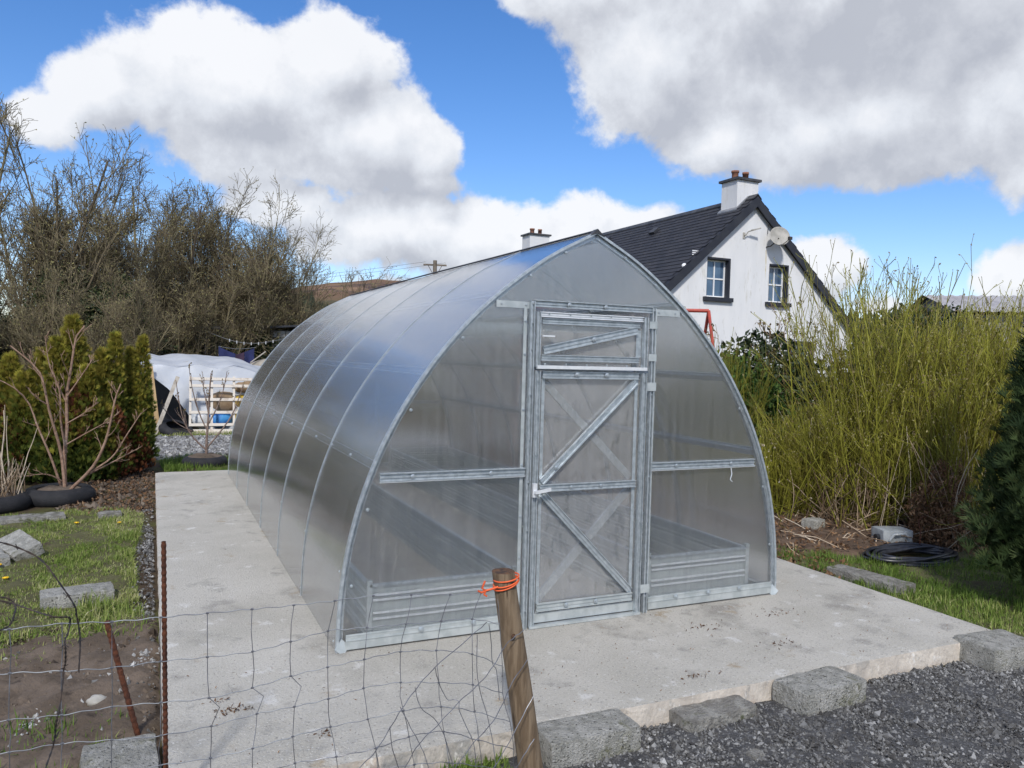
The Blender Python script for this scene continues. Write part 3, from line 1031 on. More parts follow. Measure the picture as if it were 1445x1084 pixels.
for x in (-.32, -.18, -.04, .10, .24):
    bolt(x, -.036, 1.836, trans_o, .0055)
MB().box(-.36, -.28, -.040, -.028, 1.704, 1.712).build('latch', M['bright'], trans_o)
for z in (1.80, 1.60):
    MB().box(.372, .43, -.045, -.038, z - .022, z + .022).build('hinge', M['galv_dull'], trans_o)

# rail between transom and door
mb = MB().bar((-.395, -.040, 1.528), (.362, -.040, 1.528), .022, .020)
mb.build('middle_rail', M['bright'], gh)
for x in (-.34, -.2, -.06, .08, .22, .33):
    bolt(x, -.036, 1.545, gh, .0055)

# door
dm = MB()
chan(dm, (-.385, .012), (-.385, 1.505), .034, d=.028, y=-.010)
door = dm.build('door', M['galv'], gh)
chan(MB(), (.352, .012), (.352, 1.505), .034, d=.028, y=-.010).build('door_stile', M['galv'], door)
MB().box(-.345, -.325, -.012, -.008, .08, 1.50).build('door_stile', M['galv'], door)
MB().box(.300, .322, -.012, -.008, .08, 1.50).build('door_stile', M['galv'], door)
channel('door_rail', (-.345, 1.483), (.320, 1.483), .042, door, y=-.010)
channel('door_rail', (-.345, .820), (.320, .820), .042, door, y=-.012)
channel('door_rail', (-.345, .115), (.320, .115), .048, door, y=-.010, m='galv_dull')
MB().box(-.37, .335, -.013, -.006, .022, .078).build('kick_rail', M['galv_dull'], door)
MB().box(-.40, .37, -.05, -.008, .002, .014).build('threshold', M['galv_dull'], gh)
channel('door_brace', (-.335, .855), (.300, 1.450), .040, door, y=-.012)
channel('door_brace', (-.325, .785), (.300, .155), .042, door, y=-.012)
wall_panel(-.383, .35, .03, 1.50, .002, M['poly_door'], door, 'door_panel', inset=0)
channel('door_brace', (-.325, 1.450), (.300, .855), .046, door, y=.011, out=1)
channel('door_brace', (-.325, .150), (.300, .785), .048, door, y=.011, out=1)
for x in (-.12, .085):
    bolt(x, -.032, 1.485, door, .016)
    bolt(x - .02, -.034, .820, door, .011)
    bolt(x - .03, -.032, .115, door, .014)
bolt(-.245, -.034, .94, door, .013)
for z in (.10, .34, .58, .8, 1.02, 1.25, 1.45):
    bolt(-.385, -.038, z, door, .0055)
    bolt(.352, -.038, z, door, .0055)
for z in (1.42, .16):
    MB().box(.368, .432, -.048, -.041, z - .026, z + .026).build('hinge', M['galv_dull'], door)
mb = MB().box(-.405, -.380, -.060, -.040, .775, .855)
mb.bar((-.393, -.075, .806), (-.300, -.078, .820), .012, .018)
mb.box(-.400, -.386, -.080, -.060, .798, .814)
mb.build('door_handle', M['bright'], door)
for (x, z) in ((.93, 1.70), (1.062, .89)):
    a = np.array([(x, -.03, z), (x + .004, -.035, z - .04), (x - .008, -.035, z - .075), (x + .01, -.035, z - .09)])
    MB().tubes(a[None], .003, 5).build('hook', M['bright'], gh)

# back end framing
for x in (-.41, .39):
    MB().box(x - .02, x + .02, GL - .03, GL - .006, .0, 1.88).build('door_post', M['galv'], gh)
wall_panel(-.39, .37, .02, 1.86, GL - .004, M['poly_door'], gh, 'back_door_panel', inset=0)
for z in (.92, 1.88, .06):
    MB().box(-w_at(z) + .05, w_at(z) - .05, GL - .034, GL - .012, z - .022, z + .022).build('crossbar', M['galv'], gh)


# raised beds inside
def raised_bed(x0, x1, y0, y1, h, label):
    t = thing('raised_bed', label, 'raised bed', ((x0 + x1) / 2, y0, 0))
    ox, oy = (x0 + x1) / 2, y0

    def corr(p0, p1, nrm_):
        zs = [0.0]
        offs = [0.0]
        for zc in (.045, .075, .145, .178, .245, .275):
            zs += [zc - .010, zc - .004, zc + .004, zc + .010]
            offs += [0, .010, .010, 0]
        zs += [h]
        offs += [0]
        zs = np.array(zs) * h / .33 if False else np.minimum(np.array(zs), h)
        offs = np.array(offs)
        p0 = np.array(p0, float)
        p1 = np.array(p1, float)
        X = np.stack([p0[0] + nrm_[0] * offs, p1[0] + nrm_[0] * offs])
        Y = np.stack([p0[1] + nrm_[1] * offs, p1[1] + nrm_[1] * offs])
        Z = np.stack([zs, zs])
        m_ = MB()
        m_.grid(X - ox, Y - oy, Z)
        X2, Y2 = X - nrm_[0] * .004, Y - nrm_[1] * .004
        m_.grid((X2 - ox)[::-1], (Y2 - oy)[::-1], Z)
        return m_
    for p0, p1, n_ in (((x0, y0), (x1, y0), (0, -1)), ((x1, y0), (x1, y1), (1, 0)), ((x1, y1), (x0, y1), (0, 1)), ((x0, y1), (x0, y0), (-1, 0))):
        corr(p0, p1, n_).build('side_sheet', M['bed_sheet'], t)
        if n_[1] == -1:
            for zc in (.052, .080, .150, .182, .252, .280):
                MB().bar((p0[0] - ox + .02, -.012, zc), (p1[0] - ox - .02, -.013, zc), .009, .010).build('ridge_highlight', M['bright'], t)  # bright bars: corrugation highlights put into the colour, front sheet only
    m_ = MB()
    for (a, b) in (((x0, y0), (x1, y0)), ((x1, y0), (x1, y1)), ((x1, y1), (x0, y1)), ((x0, y1), (x0, y0))):
        m_.bar((a[0] - ox, a[1] - oy, h + .006), (b[0] - ox, b[1] - oy, h + .006), .028, .012)
    m_.build('top_rim', M['galv'], t)
    for (x, y) in ((x0, y0), (x1, y0), (x0, y1), (x1, y1)):
        MB().box(x - ox - .014, x - ox + .014, y - oy - .014, y - oy + .014, 0, h + .035).build('corner_post', M['galv_dull'], t)
    return t


raised_bed(-1.33, -.47, .030, 5.9, .325, 'corrugated metal raised bed inside the greenhouse, left of the door')
raised_bed(.47, 1.27, .030, 5.9, .325, 'corrugated metal raised bed inside the greenhouse, right of the door')

# ================================================================== THE HOUSE
HX, HY, HZ = 13.71, 14.0, GZ
house = thing('house', 'white rendered house with black bargeboards and dark slate roof behind the greenhouse', 'house', (0, 0, 0))
RZ, SLOPE, HW, HYB = 6.52, .885, 4.6, 29.4


def rz_at(x):
    return RZ - SLOPE * abs(x - HX)


# gable wall with openings, as vertical strips between openings
WIN = [(12.06, 12.86, 3.47, 4.57), (14.38, 15.10, 3.44, 4.54), (15.25, 16.25, 1.35, 2.26)]


def gable(y0, y1, openings):
    xs_ = sorted(set([HX - HW, HX, HX + HW] + [o[0] for o in openings] + [o[1] for o in openings]))
    m_ = MB()
    for a, b in zip(xs_[:-1], xs_[1:]):
        ops = [o for o in openings if o[0] <= a + 1e-6 and o[1] >= b - 1e-6]
        z = HZ
        for o in sorted(ops, key=lambda o: o[2]):
            m_.prism([(a, y0, z), (b, y0, z), (b, y0, o[2]), (a, y0, o[2])], (0, y1 - y0, 0))
            z = o[3]
        m_.prism([(a, y0, z), (b, y0, z), (b, y0, rz_at(b) - .08), (a, y0, rz_at(a) - .08)], (0, y1 - y0, 0))
    return m_


gable(HY, HY + .3, WIN).build('gable_wall', M['render'], house)
gable(HYB - .3, HYB, []).build('gable_wall', M['render'], house)
for x0, x1 in ((HX - HW, HX - HW + .3), (HX + HW - .3, HX + HW)):
    MB().box(x0, x1, HY + .3, HYB - .3, HZ, rz_at(HX - HW) - .1).build('side_wall', M['render'], house)
for (x0, x1, z0, z1) in WIN:
    w = MB()
    y = HY + .17
    fw = .055
    w.box(x0 + .10 * 0, x0 + fw, y, y + .06, z0, z1)
    w.box(x1 - fw, x1, y, y + .06, z0, z1)
    w.box(x0 + fw, x1 - fw, y, y + .06, z0, z0 + fw)
    w.box(x0 + fw, x1 - fw, y, y + .06, z1 - fw, z1)
    xm, zm = (x0 + x1) / 2, (z0 + z1) / 2
    w.box(xm - .02, xm + .02, y - .004, y + .056, z0 + fw, z1 - fw)
    w.box(x0 + fw, xm - .02, y - .002, y + .058, zm - .02, zm + .02)
    w.box(xm + .02, x1 - fw, y - .002, y + .058, zm - .02, zm + .02)
    wo = w.build('window', M['upvc'], house)
    for (a, b) in ((x0 + fw, xm - .02), (xm + .02, x1 - fw)):
        for (c, d) in ((z0 + fw, zm - .02), (zm + .02, z1 - fw)):
            MB().box(a, b, y + .02, y + .03, c, d).build('pane', M['glass'], wo)
    # black painted reveal and sill
    rv = MB()
    rv.box(x0 - .0, x0 + .004, HY - .003, y, z0, z1)
    rv.box(x1 - .004, x1 + .05, HY - .006, HY - .002, z0 - .02, z1 + .05)
    rv.box(x1 - .006, x1 - .001, HY - .002, y, z0, z1)
    rv.box(x0 - .0, x1 - .004, HY - .006, HY - .002, z1 - .004, z1 + .05)
    rv.box(x0, x1 - .007, HY - .002, y, z1 - .006, z1 - .001)
    rv.build('window_reveal', M['black_paint'], house)
    MB().box(x0 - .12, x1 + .12, HY - .10, y - .002, z0 - .12, z0 - .001).build('window_sill', M['black_paint'], house)
MB().box(WIN[0][0] - .3 + .3, WIN[0][1], HY + .29, HY + .295, WIN[0][2], WIN[0][3]).build('curtain', M['curtain'], house)
MB().prism([(14.21, HY - .003, 4.98), (14.25, HY - .003, 4.98), (14.262, HY - .003, 4.5), (14.24, HY - .003, 4.1), (14.215, HY - .003, 4.4)], (0, .002, 0)).build('rust_stain', mat('rust_stain', (.58, .52, .38), (.70, .68, .62), scale=6, rough=.9), house)
# bargeboards
for sgn in (-1, 1):
    xe = HX + sgn * (HW + .25)
    a = (HX, HY - .16, RZ - .02)
    b = (xe, HY - .16, RZ - .02 - SLOPE * (HW + .25))
    mb = MB()
    mb.prism([a, b, (b[0], b[1], b[2] - .30), (HX, HY - .16, RZ - .32)], (0, .03, 0))
    # soffit
    mb.prism([(HX, HY - .13, RZ - .22), (xe, HY - .13, RZ - .22 - SLOPE * (HW + .25)), (xe, HY - .13, RZ - .24 - SLOPE * (HW + .25)), (HX, HY - .13, RZ - .24)], (0, .128, 0))
    mb.build('bargeboard', M['black_paint'], house)
# roof: left slope slates course by course (camera side), right slope too
roof = MB()
for sgn in (-1, 1):
    xe = HX + sgn * (HW + .28)
    roof.prism([(HX, HY - .12, RZ - .01), (xe, HY - .12, RZ - .01 - SLOPE * (HW + .28)), (xe, HY - .12, RZ - .10 - SLOPE * (HW + .28)), (HX, HY - .12, RZ - .10)], (0, HYB - HY + .24, 0))
roofo = roof.build('roof', M['black_paint'], house)
LS = math.hypot(1, SLOPE)
for sgn in (-1, 1):
    sl_ = MB()
    ncr = 34
    L_ = (HW + .28) * LS
    cw = L_ / ncr
    dirx, dirz = sgn / LS, -SLOPE / LS
    nx_, nz_ = sgn * SLOPE / LS, 1 / LS
    for c_ in range(ncr):
        s0 = c_ * cw
        s1 = s0 + cw * 1.02
        ys_ = np.arange(HY - .15 + (.13 if c_ % 2 else 0), HYB + .15, .27 if sgn < 0 else .9)
        for y0 in ys_:
            jit = .004 * RG.random()
            y1 = min(y0 + (.264 if sgn < 0 else .89), HYB + .15)
            P = []
            for s_, o_ in ((s0, .004), (s1, .016 + jit)):
                for y in (y0, y1):
                    P.append((HX + dirx * s_ + nx_ * o_, y, RZ + dirz * s_ + nz_ * o_))
            for s_, o_ in ((s1, .006),):
                for y in (y0, y1):
                    P.append((HX + dirx * s_ + nx_ * o_, y, RZ + dirz * s_ + nz_ * o_))
            sl_.add(P, np.array([(0, 2, 3, 1), (2, 4, 5, 3)]) if sgn > 0 else np.array([(0, 1, 3, 2), (2, 3, 5, 4)]), RG.random())
    sl_.build('slates', M['slate'], roofo, kind='stuff')
y = HY - .15
while y < HYB + .1:
    mb = MB()
    for sgn in (-1, 1):
        mb.prism([(HX, y, RZ + .055), (HX + sgn * .14, y, RZ - .075), (HX + sgn * .14, y, RZ - .095), (HX, y, RZ + .03)], (0, .44, 0))
    mb.build('ridge_tile', M['dark_sheet'], roofo)
    y += .45


def chimney(y0, y1, ztop, w):
    m_ = MB().box(HX - w, HX + w, y0, y1, RZ - 1.0, ztop)
    c = m_.build('chimney', M['render'], house)
    MB().box(HX - w - .07, HX + w + .07, y0 - .07, y1 + .07, ztop, ztop + .07).build('chimney_cap', M['dark_sheet'], c)
    for dx, s_ in ((-.20, .85), (.20, .72)):
        p_ = MB().lathe([(.12 * s_, 0), (.115 * s_, .20), (.14 * s_, .21), (.14 * s_, .27), (.09, .27), (.09, .1), (0, .1)], 12, (HX + dx, (y0 + y1) / 2, ztop + .07))
        p_.build('chimney_pot', M['terracotta'], c, smooth=True)
    for sgn in (-1, 1):
        MB().prism([(HX, y0 - .07, RZ + .06), (HX + sgn * (w + .08), y0 - .07, RZ + .03 - SLOPE * (w + .06)), (HX + sgn * (w + .08), y0 - .07, RZ - .03 - SLOPE * (w + .06)), (HX, y0 - .07, RZ + .0)], (0, y1 - y0 + .14, 0)).build('flashing', M['lead'], c)


chimney(HY + .30, HY + 1.00, 7.03, .40)
chimney(HYB - 1.35, HYB - .55, 7.2, .50)
# skylight and vents on the left slope


def roof_pt(x, y, off):
    s_ = (HX - x)
    return np.array((x - SLOPE / LS * off, y, RZ - SLOPE * s_ + off / LS))


def roof_box(x0, x1, y0, y1, o0, o1, name, m_):
    P = [roof_pt(x, y, o) for o in (o0, o1) for (x, y) in ((x0, y0), (x1, y0), (x1, y1), (x0, y1))]
    return MB().add(P, np.array([(3, 2, 1, 0), (4, 5, 6, 7), (0, 1, 5, 4), (1, 2, 6, 5), (2, 3, 7, 6), (3, 0, 4, 7)])).build(name, m_, roofo)


roof_box(12.45, 13.30, 21.2, 22.0, .02, .10, 'skylight', M['black_paint'])
roof_box(12.53, 13.22, 21.28, 21.92, .10, .105, 'skylight_pane', M['glass'])
roof_box(12.95, 13.15, 17.9, 18.2, .02, .10, 'roof_vent', M['dark_sheet'])
# vent plates, alarm dome, lamp arm on the gable
for (x, z) in ((11.62, 4.62), (15.55, 4.62)):
    m_ = MB()
    for q in range(3):
        m_.box(x - .11, x + .11, HY - .012, HY - .001, z + q * .055, z + q * .055 + .03)
    m_.build('air_vent', M['upvc'], house)
m_ = MB().lathe([(0, .09), (.05, .08), (.085, .04), (.09, 0)], 14)
o = m_.build('alarm_dome', M['upvc'], house, smooth=True)
o.location = (11.25, HY - .002, 4.28)
o.rotation_euler = (rad(90), 0, 0)
m_ = MB()
m_.tubes(np.array([[(13.36, HY, 5.34), (13.37, HY - .08, 5.34), (13.42, HY - .12, 5.44), (13.66, HY - .22, 5.52)]]), .018, 6)
m_.box(13.32, 13.40, HY - .02, HY - .001, 5.24, 5.42)
m_.bar((13.50, HY - .15, 5.48), (13.76, HY - .26, 5.55), .06, .035)
m_.build('lamp_arm', M['dish'], house)
# satellite dish hangs on the wall: its own thing
dsh = thing('satellite_dish', 'round grey satellite dish on the white gable above the upstairs windows', 'satellite dish', (14.22, HY - .02, 5.20))
prof_d = [(0, -.05), (.1, -.046), (.2, -.032), (.27, -.012), (.30, .003), (.30, .01), (.27, -.004), (.2, -.024), (.1, -.038), (0, -.042)]
dd = MB().lathe(prof_d, 24).build('reflector', M['dish'], dsh, smooth=True)
dd.location = (.14, -.38, .16)
dd.rotation_euler = (rad(72), 0, rad(-24))
MB().tubes(np.array([[(0, 0, -.13), (0, -.16, -.13), (.06, -.30, -.02), (.13, -.36, .1)]]), .018, 6).build('bracket', M['dark_metal'], dsh)
MB().tubes(np.array([[(.10, -.40, -.12), (.05, -.62, -.12), (.12, -.82, .02)]]), .012, 5).build('feed_arm', M['dark_metal'], dsh)
MB().box(.07, .17, -.86, -.78, -.01, .08).build('receiver', M['dark_metal'], dsh)
MB().tubes(np.array([[(.0, -.03, .25), (.01, -.06, .62)]]), .008, 5).build('mast', M['dark_metal'], dsh)

# ---- farm shed far right
fs = thing('farm_shed', 'low grey-roofed farm shed behind the yellow-green willows at the right', 'shed', (18.6, 10.9, GZ + .12))
fs.rotation_euler = (0, 0, rad(-38))
mb = MB()
mb.box(0, 14, 0, 6, 0, 3.15)
mb.build('wall', M['shed_wall'], fs)
for nm, ya, yb, za, zb in (('roof_sheet', -.3, 3, 3.22, 3.95), ('roof_sheet', 3, 6.3, 3.95, 3.22)):
    n = 95
    xs_ = np.linspace(-.2, 14.2, n * 2)
    X = np.stack([xs_, xs_])
    Y = np.stack([np.full(len(xs_), ya), np.full(len(xs_), yb)])
    Zc = .02 * np.sin(xs_ * 2 * math.pi / .3)
    Z = np.stack([za + Zc, zb + Zc])
    MB().grid(X, Y, Z).build(nm, M['grey_sheet'], fs)
MB().prism([(0, .0, 3.15), (0, 6, 3.15), (0, 3, 3.9)], (.1, 0, 0)).build('gable', M['dark_sheet'], fs)

# ================================================================== things behind, left
# ---- stone shed
ss = thing('stone_shed', 'small grey blockwork shed with dark sloping sheet roof behind the washing line', 'shed', (1.03, 21.7, GZ))
bl_me = MB().box(-.215, .215, -.1, .0, .0, .20)
b0 = None
for r_ in range(11):
    for c_ in range(6):
        x = .23 + c_ * .45 + (.22 if r_ % 2 else 0)
        z = r_ * .213
        if 5 <= r_ <= 8 and 1 <= c_ <= 2:
            continue
        if b0 is None:
            b0 = bl_me.build('block', M['shed_wall'], ss)
            o = b0
        else:
            o = b0.copy()
            C.objects.link(o)
        o.location = (x, -.0 + .006 * RG.random(), z)
MB().box(0, 3, .0, .15, 0, 2.35).build('wall', M['dark_sheet'], ss)
MB().box(0, .15, .15, 3.5, 0, 2.35).build('side_wall', M['shed_wall'], ss)
MB().prism([(-.17, -.3, 2.40), (3.6, -.3, 2.72), (3.6, -.3, 2.78), (-.17, -.3, 2.46)], (0, 4, 0)).build('roof_sheet', M['dark_sheet'], ss)

# ---- tarpaulin shelter
tp = thing('tarpaulin_shelter', 'low shelter draped in white tarpaulin, open and dark at its left front', 'shelter', (-1.0, 13.3, GZ))
us = np.linspace(0, 1, 60)
vs = np.linspace(0, 1, 40)
U, V = np.meshgrid(us, vs, indexing='ij')
X = -1.62 + U * 4.2
Y = -.1 + V * 3.6


def tarp_z(X, V):
    base = 1.36 + .20 * np.sin(np.clip(V, 0, 1) * math.pi * .55) - .20 * np.clip(X - .15, 0, 3) - .06 * np.clip(X, 0, 3) ** 2
    return base + .025 * vnoise(X, V * 3, 3.0) + .018 * np.sin(X * 9 + V * 4) - .04 * np.sin((X + 1.6) * 3.2) ** 2


Z = tarp_z(X, V)
mb = MB().grid(X, Y, Z)
# front flap: short over the opening at the left, to the ground on the right
U2, T2 = np.meshgrid(np.linspace(0, 1, 70), np.linspace(0, 1, 24), indexing='ij')
X2 = -1.62 + U2 * 4.2
z0 = tarp_z(X2, X2 * 0)
zl = np.interp(X2, [-1.62, -1.45, -1.1, -.72, -.45, 3], [1.22, 1.15, .85, .35, .02, .0])
Z2 = z0 + (zl - z0) * T2
Y2 = -.1 - .10 * np.sin(T2 * 1.5) - T2 * .12 + .05 * np.sin(X2 * 11 + T2 * 2) * T2 + .03 * vnoise(X2, T2, 5)
X2 = X2 + .04 * np.sin(T2 * 5 + X2 * 3) * T2
mb2 = MB().grid(X2, Y2, Z2)
# left side drop
V3, T3 = np.meshgrid(np.linspace(0, 1, 30), np.linspace(0, 1, 12), indexing='ij')
Z30 = tarp_z(np.full_like(V3, -1.62), V3)
mb.grid(-1.62 - .06 * T3 + .03 * np.sin(V3 * 17), -.1 + V3 * 3.6, Z30 * (1 - T3 * .75))
mb.build('tarpaulin', M['tarp'], tp, smooth=True)
mb2.build('front_flap', M['tarp'], tp, smooth=True)
MB().box(-1.5, -.6, .7, .75, .0, 1.1).build('back_board', M['black_plastic'], tp)

for nm, a, b, w, lab in (('timber_post', (-2.42, 12.95, 1.20), (-2.27, 12.75, GZ + .05), .085, 'pale upright timber propping the left corner of the tarpaulin'),
                         ('timber_plank', (-1.93, 12.55, 1.02), (-2.33, 12.35, GZ + .02), .07, 'weathered grey plank leaning across the shelter opening')):
    o = MB().bar(a, b, w, .04, up=(0, 1, 0)).build(nm, M['wood_pale'] if 'post' in nm else M['wood_grey'], None)
    tag(o, lab, 'timber')


def tyre_mesh(R=.33, w=.095):
    """a tyre lying flat, axis z, hollow"""
    pr = []
    for a_ in np.linspace(-140, 140, 15):
        rr2 = R - .075 + .075 * math.cos(rad(a_)) * (1 if abs(a_) < 90 else .9)
        zz = w * math.sin(rad(a_)) if abs(a_) < 90 else w * math.copysign(1, a_) * (1 - (abs(a_) - 90) / 50 * .18)
        pr.append((rr2, zz + w))
    pr += [(q[0] + .012, q[1] * .86 + w * .14) for q in pr[::-1]]
    pr.append(pr[0])
    mb_ = MB().lathe(pr, 40)
    return mb_


def tyre(label, loc, s_=1.0, tilt=(0, 0, 0), first=[None]):
    if first[0] is None:
        t = thing('tyre', label, 'tyre', loc)
        tyre_mesh().build('carcass', M['tyre'], t, smooth=True)
        first[0] = t
    else:
        t = copy_tree(first[0])
        t['label'] = label
    t.location = loc
    t.scale = (s_, s_, s_)
    t.rotation_euler = tilt
    return t


tyre('black tyre planter round the large bare shrub on the lawn edge', (-3.30, 5.62, GZ - .03), 1.04)
tyre('black tyre planter round the straw-coloured stems at the left edge', (-3.86, 5.35, GZ - .03), 1.0, (0, 0, .5))
tyre('black tyre planter round the small twiggy sapling beside the slab', (-1.68, 8.12, GZ - .04), .92, (0, 0, 1.0))
tyre('black tyre lying tilted on the ground before the tarpaulin shelter', (-1.98, 12.5, GZ + .02), 1.0, (rad(22), rad(10), .3))


def bark_soil(x, y, r, label):
    a_ = np.linspace(0, 2 * math.pi, 20, endpoint=False)
    v = [(0, 0, .17)] + [(r * .5 * math.cos(q), r * .5 * math.sin(q), .165 + .01 * math.sin(3 * q)) for q in a_] + [(r * math.cos(q), r * math.sin(q), .13) for q in a_]
    f = [[0, 1 + i, 1 + (i + 1) % 20] for i in range(20)] + [[1 + i, 21 + i, 21 + (i + 1) % 20, 1 + (i + 1) % 20] for i in range(20)]
    o = MB().add(np.array(v) + np.array((x, y, GZ)), f).build('planting_soil', M['soil'], None, smooth=True, kind='structure')


for x, y in ((-3.30, 5.62), (-3.86, 5.35), (-1.68, 8.12)):
    bark_soil(x, y, .24, '')

# ---- slatted rack and what leans behind it
rk = thing('slatted_rack', 'bleached slatted timber rack leaning in front of the tarpaulin', 'rack', (-1.72, 12.50, GZ + .02))
rk.rotation_euler = (rad(-14), 0, rad(-2))
for k, z in enumerate((.05, .17, .42, .68, .96, 1.10)):
    MB().box(0, 2.1, -.035 - .003 * k, -.012, z - .028, z + .028).build('slat', M['wood_white'], rk)
for k, x in enumerate((.02, .42, .84, 1.28, 1.72, 2.08)):
    MB().box(x - .022, x + .022, -.008, .03, .0, 1.16).build('upright', M['wood_white'], rk)
MB().box(-.12, 2.2, -.16, .06, -.06, .0).build('foot_board', M['cloth_cream'], rk)


def lump(name, m_, x, y, z, sx, sy, sz, seed, label, cat, group=None):
    n, k = 16, 10
    th = np.linspace(0, 2 * math.pi, n + 1)
    ph = np.linspace(-math.pi / 2, math.pi / 2, k)
    TH, PH = np.meshgrid(th, ph, indexing='ij')
    X = np.cos(TH) * np.cos(PH)
    Y = np.sin(TH) * np.cos(PH)
    Z = np.sin(PH)
    q = 1 + .22 * vnoise(X + Y * .5, Z + Y, 3, seed)
    q[-1] = q[0]
    o = MB().grid(X * q * sx, Y * q * sy, Z * q * sz).build(name, m_, None, smooth=True)
    o.location = (x, y, z)
    tag(o, label, cat, group)
    return o


lump('rubbish_bag', M['bag_blue'], -1.10, 12.98, GZ + .25, .24, .14, .17, 1, 'bright blue plastic bag behind the slatted rack', 'bag')
lump('rubbish_bag', M['bag_yellow'], -.62, 12.98, GZ + .28, .24, .15, .22, 2, 'yellow plastic bag behind the right part of the rack', 'bag')
lump('rubbish_bag', M['bag_yellow'], -.66, 13.06, GZ + .62, .20, .12, .14, 12, 'upper yellow bag stacked behind the rack', 'bag')
lump('rubbish_bag', M['bag_white'], -1.45, 12.98, GZ + .24, .2, .14, .16, 3, 'white plastic bag behind the left part of the rack', 'bag')
lump('rubbish_bag', M['card'], -1.05, 13.05, GZ + .62, .34, .1, .20, 4, 'crumpled brown cardboard heap behind the rack', 'cardboard')
lump('rubbish_bag', M['card'], -.50, 13.05, GZ + .92, .40, .1, .13, 5, 'brown sacking folded over near the top of the rack', 'sacking')
lump('cut_log', M['rock'], -1.05, 8.6, GZ + .16, .26, .16, .15, 6, 'split orange-brown log beside the tyre at the greenhouse back corner', 'log')

# ---- T pole, washing line
o = MB().tubes(np.array([[(-1.0, 20.0, GZ), (-1.0, 20.0, 1.2), (-1.0, 20.0, 2.2)]]), .03, 8, cap=True)
o.box(-1.36, -.62, 19.97, 20.03, 2.17, 2.23)
o = o.build('washing_line_pole', M['dark_metal'])
tag(o, 'thin grey T-shaped washing line pole behind the tarpaulin', 'pole')
ln = np.array([[(-1.0 + t * 2.1, 20.0 - t * 1.0, 2.1 - t * .15 - .25 * math.sin(math.pi * t)) for t in np.linspace(0, 1, 12)],
               [(-.73 + t * 1.0, 18.9, 1.66 - .06 * math.sin(math.pi * t)) for t in np.linspace(0, 1, 12)]])
o = MB().tubes(ln, .006, 4).build('washing_line', M['wire_light'])
tag(o, 'washing line strung from the T pole towards the blockwork shed', 'washing line')
for k in range(7):
    t = .3 + k * .09
    p_ = (-1.0 + t * 2.1, 20.0 - t * 1.0, 2.1 - t * .15 - .25 * math.sin(math.pi * t))
    o = MB().box(-.012, .012, -.012, .012, -.05, .03).build('clothes_peg', M['bag_white'])
    o.location = p_
    tag(o, ('first', 'second', 'third', 'fourth', 'fifth', 'sixth', 'seventh')[k] + ' pale clothes peg on the line, counted from the T pole', 'peg', 'pegs on the washing line')
for x0, x1, h, mm, lab in ((-.72, -.50, .42, 'blue_cloth', 'leftmost navy cloth hanging under the line'), (-.50, -.28, .50, 'blue_cloth', 'long bright navy cloth hanging second from the left'),
                           (-.27, -.05, .40, 'purple_cloth', 'plum coloured cloth on the line'), (-.04, .22, .44, 'blue_cloth', 'rightmost navy cloth on the line beside the hull')):
    Ug, Tg = np.meshgrid(np.linspace(x0, x1, 10), np.linspace(0, 1, 10), indexing='ij')
    Yg = 18.9 + .04 * np.sin(Ug * 22) * Tg
    tt_ = (Ug + .73) / 1.0
    Zg = 1.66 - .06 * np.sin(math.pi * np.clip(tt_, 0, 1)) - Tg * h - .15 * (1 - abs(tt_ - .5) * 2)
    o = MB().grid(Ug, Yg, Zg).build('hanging_cloth', M[mm], None, smooth=True)
    tag(o, lab, 'cloth')

# ---- upturned hull behind the tarpaulin
bt = MB()
tt_ = np.linspace(0, 1, 16)
aa = np.linspace(0, math.pi, 12)
Tb, Ab = np.meshgrid(tt_, aa, indexing='ij')
wd = .34 * np.sin(np.clip(Tb * .9 + .1, 0, 1) * math.pi) ** .6
bt.grid(-.15 + Tb * 1.3, 17.6 + np.cos(Ab) * wd, 1.0 + .35 * Tb * .4 + np.sin(Ab) * wd * .9)
boat = thing('upturned_dinghy', 'small upturned beige dinghy resting behind the tarpaulin by the greenhouse', 'boat', (0, 0, 0))
bt.build('hull', M['hull'], boat, smooth=True)
MB().bar((-.05, 17.35, 1.25), (.35, 17.5, 1.55), .03, .02).build('oar', M['wood_grey'], boat)
MB().box(-.3, 1.4, 17.3, 17.9, GZ, .98).build('support_stack', M['card'], boat)

# ---- utility pole
up = thing('utility_pole', 'distant wooden utility pole with crossarm above the greenhouse roof', 'utility pole', (17.19, 52.67, 1.2))
MB().tubes(np.array([[(0, 0, -2), (0, 0, 4), (0, 0, 7.6)]]), np.array([[.19, .17, .15]]), 10, cap=True).build('pole', M['pole_wood'], up)
MB().bar((-.85, .25, 7.25), (.85, -.25, 7.25), .12, .12).build('crossarm', M['pole_wood'], up)
for t in (-.8, 0, .8):
    MB().tubes(np.array([[(t * .9, -t * .27, 7.3), (t * .9, -t * .27, 7.5)]]), .05, 6, cap=True).build('insulator', M['bag_white'], up)
MB().tubes(np.array([[(-.5, .15, 7.2), (0, -.05, 6.3)], [(.5, -.15, 7.2), (0, -.05, 6.3)]]), .025, 4).build('stay', M['dark_metal'], up)
wl = np.array([[(17.19 + s_ * .75 + t * -60, 52.67 - s_ * .2 + t * 10, 8.65 - 6.5 * t * (1 - t) * 1.4 - t * 3) for t in np.linspace(0, 1, 20)] for s_ in (-1, 1)])
o = MB().tubes(wl, .009, 4).build('overhead_wire', M['dark_metal'])
tag(o, 'pair of thin overhead wires running left from the utility pole', 'wire')

